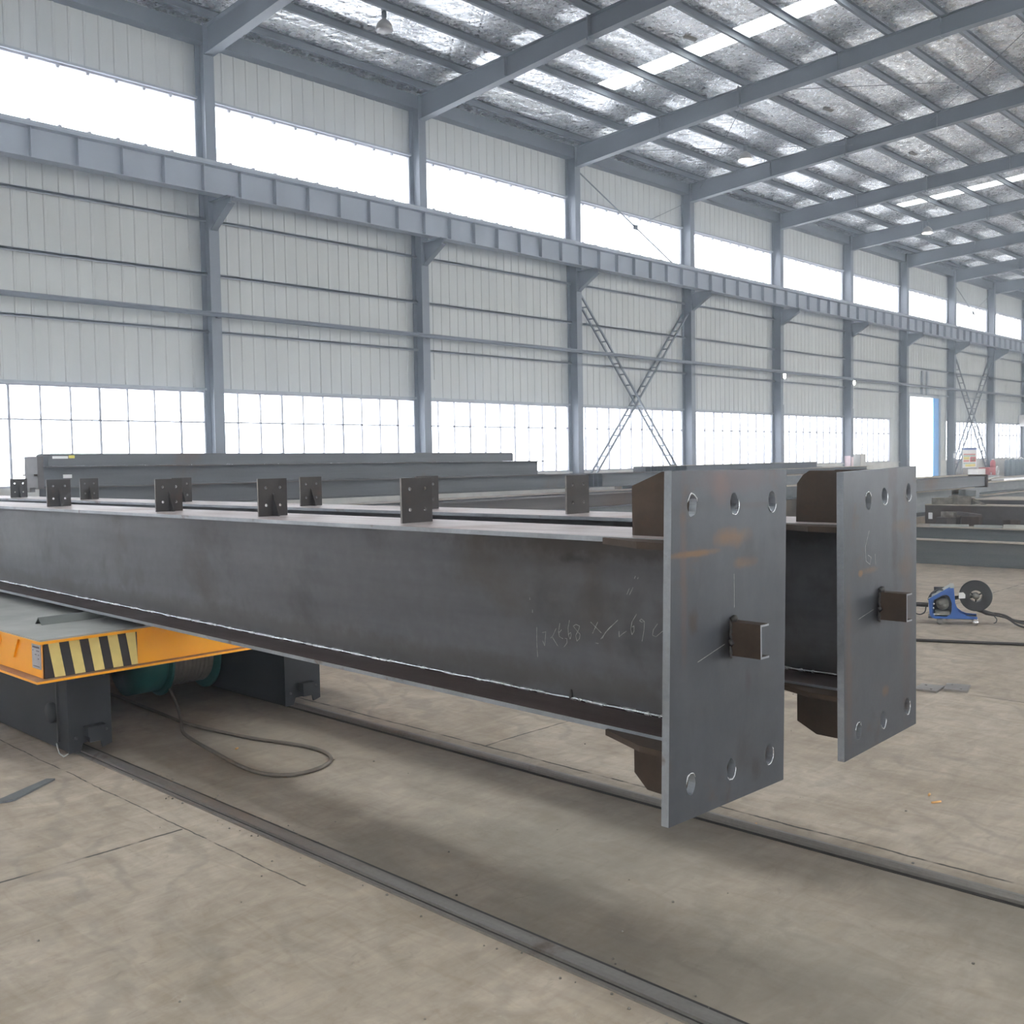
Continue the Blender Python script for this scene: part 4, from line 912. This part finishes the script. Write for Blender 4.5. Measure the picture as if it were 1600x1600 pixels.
for _ in range(170):
    if rnd.random() < .5: x = 2.385 + rnd.choice((-.07, .065)) + rnd.gauss(0, .02); y = rnd.uniform(.4, 5.3)
    else: x = rnd.uniform(1, 7); y = rnd.uniform(.6, 4.5)
    if 2.33 < x < 2.44 or 3.74 < x < 3.82: continue
    s_ = rnd.uniform(.002, .006); m.lathe([(.0001, 0), (s_, .0), (s_ * .8, s_ * .8), (.0001, s_)], (x, y, 0), (0, 0, 1), 5)
o = m.build('floor_debris', M['scrap']); tag(o, 'tiny slag crumbs scattered along the rails and floor', 'debris', kind='stuff')

# ------------------------------------------------------------------ things at the far wall
bd_ = empty('notice_board', (54.4, 19.35, 0)); tag(bd_, 'framed safety notice board printed in red, yellow and green near the doorway', 'notice board')
m = MB(); m.box(-1.03, 1.03, 0, .04, .78, 1.86); m.build('board_frame', M['girt'], bd_)
m = MB(); m.box(-.98, .98, -.006, -.001, .82, 1.82); m.build('board_sheet', M['white'], bd_)
for nm, mt, a, b2, c_, d_ in (('blue_heading', 'blueprint', -.98, .98, 1.74, 1.82), ('red_band', 'redprint', -.85, .8, 1.48, 1.54), ('green_band', 'green', -.85, .8, 1.41, 1.45), ('yellow_block', 'yellow', -.85, -.05, 1.25, 1.38), ('red_block', 'redprint', -.85, -.1, 1.13, 1.22), ('red_block', 'redprint', .05, .85, 1.12, 1.38), ('yellow_spot', 'yellow', .3, .7, 1.16, 1.30), ('green_band', 'green', -.85, .8, 1.03, 1.07), ('yellow_block', 'yellow', -.6, .8, .88, 1.0)):
    m = MB(); m.box(a, b2, -.010, -.0065, c_, d_); m.build(nm, M[mt], bd_)
m = MB(); m.box(-.95, -.9, 0, .05, 0, .78); m.box(.9, .95, 0, .05, 0, .78); m.build('board_post', M['girt'], bd_)
m = MB(); m.box(53.45, 54.55, 18.6, 19.1, 0, .76); o = m.build('tool_cabinet', M['white'], bevel=.02); tag(o, 'white cabinet standing under the notice board', 'cabinet')
rm = empty('welding_machine', (55.1, 18.7, 0)); tag(rm, 'red welding machine beside the white cabinet', 'welding machine')
m = MB(); m.box(-.45, .45, -.25, .3, .12, .82); m.build('machine_case', M['red'], rm, bevel=.03)
m = MB(); m.box(-.5, .5, -.3, .35, .06, .12); m.build('machine_base', M['white'], rm); m = MB(); m.lathe([(.001, 0), (.07, 0), (.07, .04), (.001, .04)], (-.3, -.3, .5), (0, 1, 0), 12); m.build('machine_knob', M['white'], rm)
for xx in (-.35, .35):
    m = MB(); m.lathe([(.001, -.03), (.06, -.03), (.06, .03), (.001, .03)], (xx, 0, .06), (1, 0, 0), 14); m.build('machine_wheel', M['black'], rm)
def bottle(x, y, h_, mat, name, lb, grp='gas bottles by the far wall', r_=.13):
    m = MB(); m.lathe([(.001, 0), (r_, 0), (r_, h_ * .84), (r_ * .8, h_ * .91), (r_ * .35, h_ * .95), (r_ * .3, h_ * .95)], (0, 0, 0), (0, 0, 1), 20)
    o = m.build(name, mat, None, (x, y, 0)); tag(o, lb, 'gas bottle', grp)
    m = MB(); m.lathe([(.001, h_ * .95), (r_ * .45, h_ * .95), (r_ * .45, h_), (.001, h_)], (0, 0, 0), (0, 0, 1), 12); m.build('valve_cap', M['chrome'], o)
bottle(56.2, 18.8, 1.25, M['red'], 'gas_bottle', 'red gas bottle beside the red welding machine')
for k, x in enumerate((59.3, 59.75, 60.2, 60.65, 61.15, 61.6, 62.1)):
    bottle(x, 19.1 - .05 * (k % 2), 1.22 + .03 * (k % 3), M['cyl'], 'gas_bottle', 'dark gas bottle against the far plinth, %s of the seven from the door side' % ORD[k])
m = MB(); m.tube([(56.75 + .22 * math.cos(a * math.pi / 8), 18.75, .62 + .22 * math.sin(a * math.pi / 8)) for a in range(17)], .03, 8); m.box(56.6, 56.9, 18.7, 18.9, 0, .4); o = m.build('hose_coil', M['white']); tag(o, 'white coiled hose standing beside the red gas bottle', 'hose')
m = MB(); m.box(-.007 - .004, -.007, -.33, -.05, 1.05, 1.55); m.box(-.10, .10, -.405, -.4005, 1.08, 1.5)
pp = m.build('paper_notice', M['pinkpaper'], None, (41.45, YW, 0)); tag(pp, 'faded pink paper notices stuck on the sixth wall column', 'notice')
m = MB(); m.box(-.17, .1, -.415, -.402, 1.33, 1.58); pp = m.build('paper_notice', M['white'], None, (53.0, YW, 0)); tag(pp, 'small white paper notice on the column beside the doorway', 'notice')
m = MB(); m.box(42.0, 42.55, 19.5, 19.9, 0, 1.62); o = m.build('wall_cabinet', M['masonry']); tag(o, 'small beige cabinet standing against the sixth wall column', 'cabinet')

# ------------------------------------------------------------------ haze, light, camera
hz_ = MB(); hz_.box(X0 + .2, X1 - .2, YB + .3, YW - .05, .001, 10.9)
ho = hz_.build('haze', [bpy.data.materials.new('welding_haze')]); tag(ho, 'thin bluish welding haze filling the whole hall', 'haze', kind='stuff')
hm = ho.data.materials[0]; hm.use_nodes = True; hm.cycles.homogeneous_volume = True; hm.cycles.volume_sampling = "DISTANCE"; nt = hm.node_tree; nt.nodes.clear()
oo = nt.nodes.new('ShaderNodeOutputMaterial'); vs_ = nt.nodes.new('ShaderNodeVolumeScatter'); vs_.inputs['Color'].default_value = (.76, .87, 1.0, 1)
vs_.inputs['Density'].default_value = HAZE = .0078; vs_.inputs['Anisotropy'].default_value = .7
L(nt, vs_.outputs[0], oo.inputs['Volume'])

wd_ = bpy.data.worlds.new('overcast_sky'); sc.world = wd_; wd_.use_nodes = True; nt = wd_.node_tree
bg = nt.nodes['Background']; bg.inputs['Color'].default_value = (.93, .97, 1.0, 1); bg.inputs['Strength'].default_value = 8.0

cam = bpy.data.cameras.new('camera'); co = bpy.data.objects.new('camera', cam); COL.objects.link(co)
yaw, pit, rol = R(46.12535499), R(-2.90385673), R(-.99199808)
fw = Vector((math.sin(yaw) * math.cos(pit), math.cos(yaw) * math.cos(pit), math.sin(pit)))
r0 = Vector((math.cos(yaw), -math.sin(yaw), 0)); u0 = r0.cross(fw)
rr_ = r0 * math.cos(rol) + u0 * math.sin(rol); uu_ = u0 * math.cos(rol) - r0 * math.sin(rol)
mt_ = Matrix((rr_, uu_, -fw)).transposed().to_4x4(); mt_.translation = Vector((0, 0, 1.6)); co.matrix_world = mt_
cam.sensor_width = 36; cam.sensor_fit = 'HORIZONTAL'; cam.lens = 1585.27 / 1600 * 36; cam.clip_start = .05; cam.clip_end = 400
sc.camera = co

sc.view_settings.view_transform = 'Standard'; sc.view_settings.look = 'None'; sc.view_settings.gamma = 1; sc.view_settings.use_curve_mapping = False
sc.view_settings.exposure = 0.0
cy = sc.cycles
cy.use_denoising = True
try: cy.denoiser = 'OPENIMAGEDENOISE'
except Exception: pass
cy.max_bounces = 5; cy.diffuse_bounces = 4; cy.glossy_bounces = 2; cy.transmission_bounces = 2; cy.transparent_max_bounces = 8; cy.volume_bounces = 0
cy.use_adaptive_sampling = True; cy.adaptive_threshold = .18; cy.adaptive_min_samples = 16
cy.caustics_reflective = False; cy.caustics_refractive = False; cy.sample_clamp_indirect = 6
